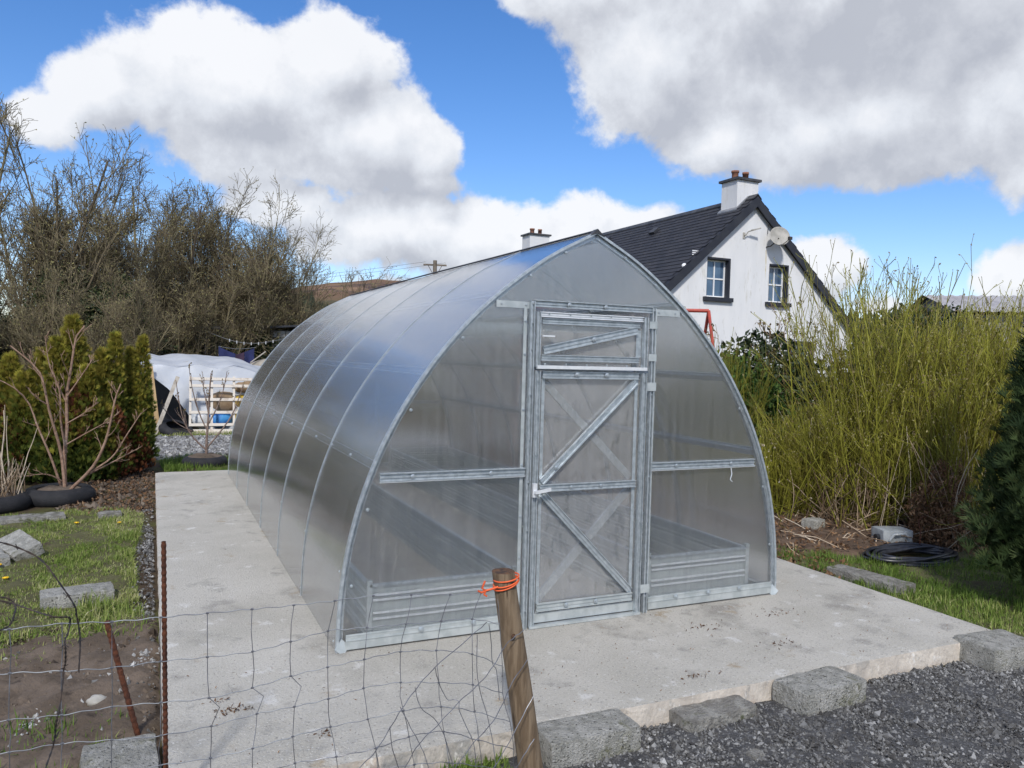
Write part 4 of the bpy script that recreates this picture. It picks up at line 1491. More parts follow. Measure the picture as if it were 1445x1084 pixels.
# ---- red swing frame
sw = thing('swing_frame', 'faded red tubular swing frame beside the white gable', 'swing', (5.1, 5.3, GZ))
MB().tubes(np.array([[(-.4 - 1.9, 1.55, 2.47), (.04, 0, 2.47)]]), .028, 10, cap=True).build('top_bar', M['red_paint'], sw)
for nm, a, b in (('leg', (.04, 0, 2.47), (.52, 1.1, 0)), ('leg', (.04, 0, 2.47), (-.42, -1.15, 0)), ('leg', (-2.3, 1.55, 2.47), (-2.0, 2.6, 0)), ('leg', (-2.3, 1.55, 2.47), (-2.9, .5, 0))):
    MB().tubes(np.array([[a, tuple(np.array(a) * .5 + np.array(b) * .5), b]]), .024, 8).build(nm, M['red_paint'], sw)


# ================================================================== VEGETATION
def branch(P, R, k, t0, t1, ang, lf, n, up=.15, wig=.12, rf=.55, rs=None, lmin=.0):
    """children of every path: P (M,N,3) R (M,N)"""
    Mn, N, _ = P.shape
    t = rs.uniform(t0, t1, (Mn, k))
    f = t * (N - 1)
    i = np.minimum(f.astype(int), N - 2)
    w = (f - i)[..., None]
    mi = np.arange(Mn)[:, None]
    base = P[mi, i] * (1 - w) + P[mi, i + 1] * w
    T = P[mi, i + 1] - P[mi, i]
    T /= np.linalg.norm(T, axis=2, keepdims=True) + 1e-9
    rp = rs.normal(size=(Mn, k, 3))
    rp -= (rp * T).sum(2, keepdims=True) * T
    rp /= np.linalg.norm(rp, axis=2, keepdims=True) + 1e-9
    a = rs.uniform(ang * .6, ang * 1.3, (Mn, k, 1))
    d = T * np.cos(a) + rp * np.sin(a)
    plen = np.linalg.norm(np.diff(P, axis=1), axis=2).sum(1)[:, None]
    L = np.maximum(plen * lf * (1.15 - .75 * t) * rs.uniform(.6, 1.25, (Mn, k)), lmin)
    rr = (R[mi, i] * (1 - w[..., 0]) + R[mi, i + 1] * w[..., 0]) * rf
    base = base.reshape(-1, 3)
    d = d.reshape(-1, 3)
    L = L.reshape(-1)
    rr = rr.reshape(-1)
    Q = [base]
    for q in range(n - 1):
        d = d + np.array([0, 0, up]) + rs.normal(size=d.shape) * wig
        d /= np.linalg.norm(d, axis=1, keepdims=True)
        Q.append(Q[-1] + d * (L / (n - 1))[:, None])
    return np.stack(Q, 1), rr[:, None] * np.linspace(1, .35, n)[None]


def stems_from(base_fn, M_, H, spread, n, rs, r0, up=.12, wig=.06, curve=0):
    b = base_fn(M_)
    az = rs.uniform(0, 2 * math.pi, M_)
    tl = np.abs(rs.normal(0, spread, M_))
    d = np.stack([np.cos(az) * np.sin(tl), np.sin(az) * np.sin(tl), np.cos(tl)], -1)
    L = H * rs.uniform(.65, 1.05, M_)
    Q = [b]
    for q in range(n - 1):
        d = d + np.array([0, 0, up]) + rs.normal(size=d.shape) * wig
        d /= np.linalg.norm(d, axis=1, keepdims=True)
        Q.append(Q[-1] + d * (L / (n - 1))[:, None])
    return np.stack(Q, 1), (r0 * rs.uniform(.7, 1.2, M_))[:, None] * np.linspace(1, .35, n)[None]


def leaves(mb, pts, size, rs, rnd=None, aspect=.5, flat=.0, up=None):
    n = len(pts)
    d = rs.normal(size=(n, 3))
    if up is not None:
        d = d * .6 + np.asarray(up)
    d /= np.linalg.norm(d, axis=1, keepdims=True)
    s_ = rs.normal(size=(n, 3))
    s_ -= (s_ * d).sum(1, keepdims=True) * d
    s_ /= np.linalg.norm(s_, axis=1, keepdims=True)
    nn = np.cross(d, s_)
    L = (size * rs.uniform(.6, 1.3, n))[:, None]
    v = np.stack([pts, pts + d * L * .5 + s_ * L * aspect * .5 + nn * L * .08, pts + d * L, pts + d * L * .5 - s_ * L * aspect * .5 + nn * L * .08], 1).reshape(-1, 3)
    f = np.arange(n * 4).reshape(n, 4)
    r = rs.random(n) if rnd is None else rnd
    mb.add(v, f, np.repeat(r, 4))
    return mb


def sprays(mb, pts, dirs, size, rs, rnd, k=5, spread=.55, wd=.16):
    """flat fans of leaflets, as scale-leaved conifers carry"""
    n = len(pts)
    d = dirs / (np.linalg.norm(dirs, axis=1, keepdims=True) + 1e-9)
    s_ = rs.normal(size=(n, 3))
    s_ -= (s_ * d).sum(1, keepdims=True) * d
    s_ /= np.linalg.norm(s_, axis=1, keepdims=True)
    L = size * rs.uniform(.6, 1.3, n)
    for q in range(k):
        a = (q - (k - 1) / 2) * spread / ((k - 1) / 2) if k > 1 else 0
        dd_ = d * math.cos(a) + s_ * math.sin(a)
        pp = -d * math.sin(a) + s_ * math.cos(a)
        ln_ = (L * (1 - .35 * abs(q - (k - 1) / 2) / max(1, (k - 1) / 2)))[:, None]
        b0_ = pts + d * (L * .08 * abs(q - (k - 1) / 2))[:, None]
        v = np.stack([b0_, b0_ + dd_ * ln_ * .45 + pp * ln_ * wd, b0_ + dd_ * ln_, b0_ + dd_ * ln_ * .45 - pp * ln_ * wd], 1).reshape(-1, 3)
        mb.add(v, np.arange(n * 4).reshape(n, 4), np.repeat(np.clip(rnd + rs.normal(0, .04, n), 0, 1), 4))
    return mb


# ---- bare willows and alders of the hedge behind, three kinds
def bare_tree(seed, H, stems, spread, dens=1.0):
    rs = np.random.default_rng(seed)
    P0, R0 = stems_from(lambda m_: np.stack([rs.normal(0, .35, m_), rs.normal(0, .35, m_), np.zeros(m_)], -1), stems, H, spread, 9, rs, .062, .03, .06)
    trunk = MB().tubes(P0, R0, 6, rnd=rs.random(len(P0)) * .6)
    cr = MB()
    P1, R1 = branch(P0, R0, 19, .10, .97, .50, .44, 7, .13, .07, .5, rs)
    P2, R2 = branch(P1, R1, 6, .12, .98, .68, .55, 6, .07, .15, .6, rs)
    P3, R3 = branch(P2, R2, int(4 * dens), .1, 1.0, .70, .66, 4, .05, .20, .62, rs, .38)
    R2, R3 = np.maximum(R2, .0065), np.maximum(R3, .0055)
    cr.tubes(P1, np.maximum(R1, .009), 4, rnd=rs.random(len(P1)) * .7)
    cr.tubes(P2, R2, 3, rnd=rs.random(len(P2)))
    cr.tubes(P3, R3, 3, rnd=rs.random(len(P3)))
    bd = MB()
    pts = P3[:, [1, 2, 3]].reshape(-1, 3)
    pts = pts[rs.random(len(pts)) < .5]
    leaves(bd, pts, .065, rs, aspect=.5)
    return trunk, cr, bd


def tree_thing(tri, label, loc, rz, s_, group):
    t = thing('bare_tree', label, 'tree', loc, rz, group)
    tri[0].build('trunk', M['bark_tree'], t)
    tri[1].build('crown', M['bark_tree'], t)
    tri[2].build('catkins', M['buds'], t)
    t.scale = (s_, s_, s_)
    return t


KIND = [bare_tree(11, 7.2, 13, .30), bare_tree(12, 6.6, 13, .42), bare_tree(13, 5.2, 12, .58, 1.2)]
G1 = 'bare hedge trees behind the garden'
protos = {}
spots = [(0, -5.3, 20.2, 0.2, 1.00, 'tallest bare tree, rising highest at the left of the hedge'),
         (1, -7.2, 19.0, 1.9, .55, 'bare tree at the far left edge of the hedge'),
         (0, -3.5, 21.8, 2.6, .92, 'bare tree just right of the tallest, over the golden conifer'),
         (1, -2.0, 22.3, 0.9, .92, 'bare spreading tree in the middle of the hedge'),
         (1, -.5, 23.2, 4.0, .90, 'bare tree behind the T-shaped washing line pole'),
         (2, 1.0, 24.0, 1.0, .96, 'lower bare tree at the right end of the hedge above the blockwork shed'),
         (0, -9.2, 23.0, 3.1, .48, 'bare tree behind the far left edge of the hedge'),
         (2, -4.5, 17.5, 2.2, .60, 'low bare scrub tree in front of the dark ivy-clad mass'),
         (2, -2.9, 18.3, 4.4, .62, 'low bare scrub tree behind the tip of the golden conifer'),
         (2, -6.6, 17.4, 5.0, .56, 'low bare scrub tree nearest the garden at left'),
         (1, 1.9, 27.5, 2.2, .72, 'small bare tree furthest back at the right of the hedge'),
         (2, -1.4, 20.6, 3.3, .78, 'low tangled bare tree behind the T-shaped pole'),
         (1, .9, 23.6, 5.1, .84, 'bare tree at the right end of the hedge, its crown sloping down to the hill'),
         (2, 2.6, 25.6, 3.9, .66, 'low rounded bare tree just above the dark shed roof')]
for (k, x, y, rz, s_, lab) in spots:
    if k not in protos:
        protos[k] = tree_thing(KIND[k], lab, (x, y, GZ), rz, s_, G1)
    else:
        t = copy_tree(protos[k])
        t['label'] = lab
        t.location = (x, y, GZ)
        t.rotation_euler = (0, 0, rz)
        t.scale = (s_, s_, s_)


def bush_points(n, rs, blobs):
    """points in the shells of several ellipsoids (x,y,z,rx,ry,rz)"""
    per = np.array([b[3] * b[5] for b in blobs])
    idx = rs.choice(len(blobs), n, p=per / per.sum())
    B = np.array(blobs)[idx]
    d = rs.normal(size=(n, 3))
    d /= np.linalg.norm(d, axis=1, keepdims=True)
    r = rs.uniform(.45, 1.0, n) ** .5
    r = r * (1 + .18 * vnoise(d[:, 0] * 3 + B[:, 0], d[:, 2] * 3 + B[:, 1], 1.7))
    P = B[:, :3] + d * B[:, 3:] * r[:, None]
    return P[P[:, 2] > .0], None


def evergreen(name, label, cat, loc, blobs, n, size, m_, seed, group=None, aspect=.6, stem_h=1.0):
    rs = np.random.default_rng(seed)
    t = thing(name, label, cat, loc, 0, group)
    P, _ = bush_points(n, rs, blobs)
    leaves(MB_ := MB(), P, size, rs, aspect=aspect)
    MB_.build('crown', m_, t)
    P0, R0 = stems_from(lambda k: np.stack([rs.normal(0, .25, k), rs.normal(0, .25, k), np.zeros(k)], -1), 8, stem_h, .4, 6, rs, .035)
    MB().tubes(P0, R0, 5, rnd=.3).build('trunk', M['bark_tree'], t)
    return t


GD = 'dark evergreens under the bare trees'
evergreen('evergreen_bush', 'dark ivy-clad evergreen mass under the tallest bare trees at left', 'bush', (-4.0, 18.8, GZ), [(0, 0, 1.6, 1.0, .9, 1.6), (.8, .4, 2.3, .8, .8, 1.3), (-1.3, .3, 1.4, .9, .8, 1.3), (-.5, .8, 2.7, .9, .8, 1.1), (-2.4, .2, 1.8, .8, .8, 1.5), (1.5, .2, 1.2, .8, .7, 1.1)], 20000, .10, M['ivy'], 21, GD, stem_h=2.5)
evergreen('evergreen_bush', 'dark evergreen mass behind the washing line pole', 'bush', (-.9, 21.6, GZ), [(0, 0, 1.0, 1.6, .9, 1.3), (1.7, .4, 1.1, 1.2, .9, 1.3), (-1.6, .2, 1.1, 1.3, .8, 1.3)], 22000, .12, M['ivy'], 22, GD, stem_h=1.8)
evergreen('evergreen_bush', 'dark olive bush between the washing and the blockwork shed', 'bush', (1.1, 23.4, GZ), [(0, 0, 1.5, 1.5, 1, 1.5), (1.6, .6, 1.3, 1.3, .9, 1.5)], 15000, .12, M['ivy'], 23, GD, stem_h=1.8)
evergreen('evergreen_bush', 'dark evergreen at the far left edge of the hedge', 'bush', (-8.0, 17.5, GZ), [(0, 0, 1.6, 1.7, 1, 1.8), (1.4, .5, 1.2, 1.2, .9, 1.3)], 16000, .12, M['ivy'], 24, GD, stem_h=2)


# ---- flame-shaped conifers
def flame_points(n, rs, cones):
    out, dr, tt = [], [], []
    wts = np.array([c[3] * c[4] for c in cones])
    idx = rs.choice(len(cones), n, p=wts / wts.sum())
    Cn = np.array(cones)[idx]
    t = rs.random(n) ** .9
    prof_r = np.minimum(1, (t / .12 + .35)) * (1 - t) ** .62
    az = rs.uniform(0, 2 * math.pi, n)
    r = Cn[:, 3] * prof_r * rs.uniform(.62, 1.02, n) * (1 + .16 * np.sin(az * 5 + t * 17) + .10 * np.sin(az * 9 - t * 31))
    P = np.stack([Cn[:, 0] + r * np.cos(az), Cn[:, 1] + r * np.sin(az), Cn[:, 2] + t * Cn[:, 4]], -1)
    D = np.stack([np.cos(az) * .55, np.sin(az) * .55, np.full(n, .9)], -1) + rs.normal(size=(n, 3)) * .28
    return P, D, t, idx


rs = np.random.default_rng(31)
cones = [(-.05, 0, .0, .34, 2.15), (-.40, .1, 0, .27, 1.70), (-.72, 0, .0, .30, 1.62), (.27, .05, 0, .25, 1.72), (.42, .15, .05, .19, 1.90), (-.20, -.15, 0, .28, 1.86), (-.95, .1, 0, .24, 1.30), (-.55, -.2, 0, .30, 1.40), (.12, -.2, 0, .28, 1.50), (-.1, -.2, 0, .5, 1.1), (-.6, 0, 0, .42, 1.0), (.3, -.1, 0, .32, 1.0)]
th = thing('golden_conifer', 'wide golden-green conifer bush behind the bare shrub in the tyre', 'conifer', (-3.25, 7.15, GZ))
P, D, t, _ = flame_points(20000, rs, cones)
mb = MB()
sprays(mb, P, D, .10, rs, np.clip(t * .75 + rs.normal(0, .16, len(t)) + .08, 0, 1), k=5, wd=.09, spread=.5)
mb.build('crown', M['thuja'], th)
th.scale = (1.0, 1.0, .94)
P, D, t, _ = flame_points(2600, rs, [(.42, -.05, .0, .26, .95), (-.75, -.15, .1, .3, .9), (.0, -.2, .5, .30, .8)])
sprays(MB_ := MB(), P, D, .08, rs, rs.random(len(t)), k=5, wd=.09, spread=.5)
MB_.build('browned_foliage', M['thuja_red'], th)
P0, R0 = stems_from(lambda k: np.stack([rs.normal(-.25, .22, k), rs.normal(.1, .06, k), np.zeros(k)], -1), 7, 1.1, .12, 6, rs, .03)
MB().tubes(P0, R0, 5, rnd=.2).build('trunk', M['bark_tree'], th)
th2 = thing('golden_conifer', 'narrow twin-topped golden conifer with rust-brown foot beside the shelter', 'conifer', (-2.60, 7.55, GZ))
P, D, t, _ = flame_points(5200, rs, [(-.06, 0, .15, .20, 1.50), (.08, .05, .1, .19, 1.72), (.02, -.05, .12, .25, 1.1)])
mb = MB()
sprays(mb, P, D, .08, rs, np.clip(t * .75 + rs.normal(0, .16, len(t)) + .05, 0, 1), k=5, wd=.09, spread=.5)
mb.build('crown', M['thuja'], th2)
P, D, t, _ = flame_points(1500, rs, [(-.06, -.10, .02, .20, .75), (.06, -.12, .05, .16, .6)])
mb = MB()
sprays(mb, P, D, .08, rs, rs.random(len(t)), k=5)
mb.build('browned_foliage', M['thuja_red'], th2)
MB().tubes(np.array([[(-.03, 0, 0), (-.02, 0, .5), (0, 0, 1.0)]]), .03, 6, rnd=.2).build('trunk', M['bark_tree'], th2)
# dark green conifer at the left edge behind
th3 = thing('green_conifer', 'dark green conifer cut by the left edge behind the straw stems', 'conifer', (-4.35, 7.0, GZ))
P, D, t, _ = flame_points(5000, rs, [(0, 0, 0, .42, 1.35), (-.35, .1, 0, .4, 1.6)])
mb = MB()
sprays(mb, P, D, .085, rs, np.clip(t * .3 + rs.normal(0, .12, len(t)) + .08, 0, 1), k=5, wd=.09, spread=.5)
mb.build('crown', M['thuja'], th3)
MB().tubes(np.array([[(0, 0, 0), (0, 0, .5), (0, 0, 1.0)]]), .03, 6, rnd=.2).build('trunk', M['bark_tree'], th3)

# right cypress, close to the camera
rs = np.random.default_rng(33)
cy = thing('cypress', 'dark blue-green cypress leaning in from the right edge', 'cypress', (3.46, -.78, GZ))
P, D, t, _ = flame_points(19000, rs, [(.02, 0, .16, .62, 2.75), (.12, .05, .3, .55, 2.95), (-.18, -.05, .18, .42, 1.45)])
P = P + np.stack([t * .22, t * .0, t * 0], -1)
mb = MB()
sprays(mb, P, D, .115, rs, np.clip(rs.normal(.42, .24, len(t)), 0, 1), k=7, spread=.85, wd=.05)
mb.build('crown', M['cypress'], cy)
MB().tubes(np.array([[(-.02, .05, 0), (.0, .02, .35), (.1, 0, 1.4)]]), np.array([[.045, .04, .02]]), 8, rnd=.1).build('trunk', M['bark_tree'], cy)
P1, R1 = branch(np.array([[(0, .0, 0), (.0, .0, .6), (.1, 0, 2.0)]]), np.array([[.04, .03, .01]]), 40, .1, .95, 1.0, .3, 5, .25, .1, .4, rs)
MB().tubes(P1, R1, 4, rnd=.1).build('branches', M['bark_tree'], cy)


# ---- the bare shrub in the tyre, traced from its main limbs (metres)
def smooth_path(pts, n=14):
    c = catmull(np.array(pts, float), 5)
    s_ = np.concatenate([[0], np.cumsum(np.linalg.norm(np.diff(c, axis=0), axis=1))])
    q = np.linspace(0, s_[-1], n)
    return np.stack([np.interp(q, s_, c[:, i]) for i in range(3)], -1)


bs = thing('bare_shrub', 'large bare pinkish-barked shrub growing from the tyre planter in front of the conifer', 'shrub', (0, 0, 0))
limbs = [([(-3.25, 5.7, -.03), (-3.26, 5.72, .36), (-3.24, 5.75, .68), (-3.25, 5.8, 1.0), (-3.21, 5.8, 1.32), (-3.16, 5.8, 1.68), (-3.08, 5.8, 1.80)], .030),
         ([(-3.24, 5.6, .0), (-3.28, 5.6, .41), (-3.35, 5.55, .72), (-3.40, 5.5, .95), (-3.43, 5.5, 1.14), (-3.50, 5.5, 1.33), (-3.74, 5.5, 1.56)], .024),
         ([(-3.27, 5.65, .0), (-3.38, 5.6, .38), (-3.50, 5.6, .7), (-3.58, 5.6, .95), (-3.72, 5.6, 1.12), (-3.90, 5.6, 1.22)], .018),
         ([(-3.22, 5.55, -.02), (-2.97, 5.4, .27), (-2.85, 5.35, .54), (-2.79, 5.3, .8), (-2.75, 5.3, 1.03), (-2.70, 5.3, 1.18)], .026),
         ([(-2.99, 5.42, .22), (-2.78, 5.4, .38), (-2.64, 5.4, .62), (-2.50, 5.4, .86)], .014),
         ([(-3.01, 5.45, .19), (-2.80, 5.5, .30), (-2.52, 5.5, .46)], .012),
         ([(-3.23, 5.68, .50), (-3.05, 5.6, .62), (-2.82, 5.6, .76)], .011),
         ([(-3.24, 5.72, .72), (-3.08, 5.7, .83), (-2.95, 5.7, .95)], .010),
         ([(-3.24, 5.78, 1.02), (-3.12, 5.75, 1.22), (-2.98, 5.75, 1.46)], .012),
         ([(-3.25, 5.78, .95), (-3.34, 5.8, 1.15), (-3.42, 5.8, 1.38), (-3.46, 5.8, 1.68)], .012),
         ([(-3.26, 5.6, .10), (-3.40, 5.5, .20), (-3.60, 5.5, .19)], .010),
         ([(-3.24, 5.72, .40), (-3.30, 5.75, .75), (-3.31, 5.75, 1.05), (-3.38, 5.75, 1.30)], .017)]
lp = np.stack([smooth_path(l[0]) for l in limbs])
lr = np.stack([l[1] * .8 * np.linspace(1, .36, 14) for l in limbs])
MB().tubes(lp, lr, 7).build('trunk', M['bark_pale'], bs, smooth=True)
rs = np.random.default_rng(41)
tw, tr_ = branch(lp, lr, 7, .35, .98, .7, .22, 5, .12, .12, .45, rs, .08)
tw2, tr2 = branch(tw, tr_, 2, .3, .95, .6, .5, 4, .1, .1, .6, rs, .05)
MB().tubes(tw, np.maximum(tr_, .003), 4).tubes(tw2, np.maximum(tr2, .0025), 3).build('twigs', M['bark_pale'], bs, kind='stuff')

# small sapling in its tyre
sp = thing('sapling', 'small bare sapling with dark bud tips in the tyre by the greenhouse corner', 'sapling', (-1.66, 8.12, GZ))
l2 = [([(0, 0, .05), (.0, 0, .35), (.02, 0, .7), (.03, 0, 1.05), (.05, .0, 1.35)], .022), ([(0, 0, .22), (-.16, 0, .38), (-.30, 0, .62), (-.38, 0, .95), (-.42, 0, 1.22)], .014), ([(0, 0, .25), (.16, 0, .45), (.34, 0, .72), (.46, 0, 1.05), (.50, 0, 1.2)], .014),
      ([(.01, 0, .5), (-.1, 0, .75), (-.2, 0, 1.1), (-.25, 0, 1.42)], .011), ([(.02, 0, .6), (.14, 0, .85), (.22, 0, 1.1), (.27, 0, 1.38)], .011), ([(-.2, 0, .5), (-.4, 0, .62), (-.6, 0, .85)], .008), ([(.02, 0, .75), (-.04, .1, 1.1), (-.06, .1, 1.34)], .009)]
lp = np.stack([smooth_path(l[0], 10) for l in l2])
lr = np.stack([l[1] * np.linspace(1, .4, 10) for l in l2])
MB().tubes(lp, lr, 6).build('trunk', M['bark_grey'], sp, smooth=True)
tw, tr_ = branch(lp, lr, 6, .3, .98, .5, .25, 4, .25, .08, .5, rs, .1)
mb = MB().tubes(tw, np.maximum(tr_, .003), 4)
mb.build('twigs', M['bark_grey'], sp, kind='stuff')
leaves(MB_ := MB(), np.concatenate([tw[:, -1], lp[:, -1], tw[:, -2]]), .04, rs, rnd=np.zeros(len(tw) * 2 + len(lp)) + .9, aspect=.5, up=(0, 0, 1))
MB_.build('buds', M['bronze_leaf'], sp)

# straw-coloured cut stems in the left tyre
cs = thing('straw_plant', 'clump of bleached cut stems in the tyre at the left edge', 'plant', (-3.86, 5.35, GZ))
P0, R0 = stems_from(lambda k: np.stack([rs.normal(0, .10, k), rs.normal(0, .10, k), np.full(k, .12)], -1), 120, .42, .5, 5, rs, .006, .02, .05)
MB().tubes(P0, R0, 4, cap=True, rnd=rs.random(120)).build('stems', M['stems_dead'], cs)
P0, R0 = stems_from(lambda k: np.stack([rs.normal(.08, .10, k), rs.normal(0, .10, k), np.full(k, .15)], -1), 9, .95, .22, 6, rs, .008, .02, .06)
MB().tubes(P0, R0, 5, cap=True, rnd=.85).build('tall_stems', M['stems_dead'], cs)


# ---- yellow-green willow stools on the right
def willow(seed, n, H, spread, bx, by, side=4, thick=.0085, lean=(0, 0)):
    rs = np.random.default_rng(seed)
    P0, R0 = stems_from(lambda k: np.stack([rs.normal(0, bx, k), rs.normal(0, by, k), np.zeros(k)], -1), n, H, spread, 9, rs, thick, .035, .085)
    R0 = R0 * rs.uniform(.6, 1.35, (n, 1))
    P1, R1 = branch(P0, R0, side, .22, .95, .50, .40, 5, .12, .11, .58, rs)
    P2, R2 = branch(P1, R1, 2, .3, .95, .5, .5, 4, .10, .12, .7, rs, .10)
    mb_ = MB()
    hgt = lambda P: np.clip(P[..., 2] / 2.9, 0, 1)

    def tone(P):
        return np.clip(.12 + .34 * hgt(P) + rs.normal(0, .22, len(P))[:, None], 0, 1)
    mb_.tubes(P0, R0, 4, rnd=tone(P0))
    mb_.tubes(P1, np.maximum(R1, .0028), 3, rnd=tone(P1))
    mb_.tubes(P2, np.maximum(R2, .0024), 3, rnd=tone(P2))
    # last year's dead stems low down in the stool
    P3, R3 = stems_from(lambda k: np.stack([rs.normal(0, bx * 1.2, k), rs.normal(0, by * 1.2, k), np.zeros(k)], -1), n // 6, H * .5, .75, 6, rs, .006, .0, .14)
    dd_ = MB().tubes(P3, R3, 4, rnd=rs.random(len(P3)) ** 1.6)
    bd = MB()
    tips = np.concatenate([P2[:, -1], P1[:, -1], P0[:, -1]])
    tips = tips[tips[:, 2] > 1.0]
    leaves(bd, tips, .026, rs, rnd=rs.uniform(.3, 1, len(tips)), aspect=.6, up=(0, 0, .8))
    return mb_, bd, dd_


GW = 'yellow-green willow stools right of the greenhouse'
wk = [willow(51, 180, 2.25, .34, .28, .24), willow(52, 150, 2.6, .28, .26, .24), willow(53, 170, 1.75, .55, .32, .28)]
wspots = [(1, 5.05, 2.30, 0, 1.10, 'tallest yellow-green willow stool, its bare tops standing against the sky'),
          (0, 5.55, 1.50, 1, 1.00, 'willow stool between the tallest one and the dark cypress'),
          (2, 4.60, 2.00, 2, .86, 'low sprawling willow stool at the front above the pale block'),
          (2, 4.50, 2.65, 3, .72, 'low willow stool left of the tallest one, below the gable corner'),
          (2, 4.15, 2.60, 4, .62, 'smallest willow stool, nearest the greenhouse'),
          (1, 6.10, .90, 5, .92, 'willow stool rising behind the cypress at right'),
          (2, 5.15, 1.35, 6, .92, 'arching willow stool beside the brown bracken'),
          (0, 6.4, 2.4, 7, 1.0, 'rear willow stool in front of the farm shed'),
          (1, 7.3, 1.5, 8, .94, 'rear willow stool at the right edge under the farm shed roof'),
          (1, 6.0, 1.75, 10, .90, 'willow stool just left of the cypress tip, in the second row'),
          (0, 6.9, .55, 11, 1.0, 'willow stool farthest right, half behind the cypress'),
          (0, 6.6, 1.3, 12, 1.04, 'willow stool in the third row before the shed wall')]
wp = {}
for (k, x, y, rz, s_, lab) in wspots:
    if k not in wp:
        t = thing('willow_stool', lab, 'willow', (x, y, GZ), rz, GW)
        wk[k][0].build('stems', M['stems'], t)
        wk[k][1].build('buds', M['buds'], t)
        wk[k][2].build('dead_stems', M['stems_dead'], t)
        wp[k] = t
    else:
        t = copy_tree(wp[k])
        t['label'] = lab
        t.location = (x, y, GZ)
        t.rotation_euler = (0, 0, rz)
    t.scale = (s_, s_, s_)

rs = np.random.default_rng(61)
# fresh-cut stubs at the feet of the willows
ct = thing('cut_willow_stump', 'low hacked stump of pale-ended cut stems at the left foot of the willows', 'stump', (3.85, 2.95, GZ))
P0, R0 = stems_from(lambda k: np.stack([rs.normal(0, .20, k), rs.normal(0, .2, k), np.zeros(k)], -1), 170, .85, .55, 5, rs, .009, .03, .05)
MB().tubes(P0, np.maximum(R0, .006), 5, cap=True, rnd=np.linspace(.1, .5, 5)[None] * np.ones((170, 1))).build('stems', M['stems'], ct)
ends = P0[:, -1]
leaves(MB_ := MB(), ends, .03, rs, rnd=np.full(len(ends), .98), aspect=1)
MB_.build('cut_ends', M['stems_dead'], ct)
ct2 = thing('cut_willow_stump', 'hacked stump of dark tangled stems under the tallest willow', 'stump', (4.6, 2.0, GZ))
P0, R0 = stems_from(lambda k: np.stack([rs.normal(0, .35, k), rs.normal(0, .2, k), np.zeros(k)], -1), 260, .75, .75, 6, rs, .007, .0, .10)
MB().tubes(P0, np.maximum(R0, .004), 4, rnd=rs.random(260) * .7).build('stems', M['stems_dead'], ct2)

# brown bracken
bk = thing('dead_bracken', 'heap of rust-brown dead bracken between the willows and the cypress', 'bracken', (4.55, 1.0, GZ))
P, _ = bush_points(6000, rs, [(0, 0, .3, .34, .25, .34), (.2, .1, .5, .24, .22, .30), (.1, -.1, .15, .5, .3, .2)])
leaves(MB_ := MB(), P, .05, rs, rnd=np.clip(rs.normal(.6, .25, len(P)), 0, 1), aspect=.35)
MB_.build('fronds', M['litter'], bk)
P0, R0 = stems_from(lambda k: np.stack([rs.normal(.2, .3, k), rs.normal(0, .2, k), np.zeros(k)], -1), 70, 1.1, .5, 6, rs, .005, -.03, .08)
MB().tubes(P0, R0, 4, rnd=rs.random(70)).build('stalks', M['stems_dead'], bk)

# laurel / evergreen bushes beside the greenhouse
GLr = 'green bushes below the gable'
evergreen('laurel_bush', 'glossy dark green laurel directly right of the greenhouse arch', 'bush', (4.55, 4.4, GZ), [(0, 0, .9, .75, .6, 1.0), (.7, .3, .8, .8, .6, .95), (-.4, .4, .9, .5, .5, 1.05), (1.3, .4, .7, .6, .5, .8)], 15000, .085, M['laurel'], 71, GLr, .5)
evergreen('laurel_bush', 'lighter green bush behind the laurel under the low window', 'bush', (7.2, 6.6, GZ), [(0, 0, .8, 1.2, .7, .95), (1.4, .3, .7, 1.0, .7, .85), (-1.3, .5, .8, 1.0, .6, .95)], 14000, .09, M['laurel'], 72, GLr, .5)
evergreen('laurel_bush', 'long dark hedge behind the willows below the farm shed', 'hedge', (8.1, 3.9, GZ), [(0, 0, 1.2, 1.8, .8, 1.5), (2.0, -1.2, 1.2, 1.6, .8, 1.5), (3.8, -2.6, 1.2, 1.6, .8, 1.5), (-2.0, 1.2, 1.0, 1.4, .8, 1.2)], 26000, .12, M['ivy'], 73, GLr, .5)
# broom-like green stems among the laurel
gr = thing('broom_bush', 'upright green broom stems rising from the laurel beside the arch', 'bush', (4.15, 4.2, GZ))
P0, R0 = stems_from(lambda k: np.stack([rs.normal(.1, .32, k), rs.normal(0, .25, k), np.zeros(k)], -1), 260, 1.95, .22, 7, rs, .006, .02, .05)
P1, R1 = branch(P0, R0, 4, .3, .95, .3, .35, 4, .12, .05, .7, rs)
MB().tubes(P0, R0, 4, rnd=rs.random(260) * .3).tubes(P1, np.maximum(R1, .0028), 3, rnd=rs.random(len(P1)) * .35).build('stems', M['stems'], gr)


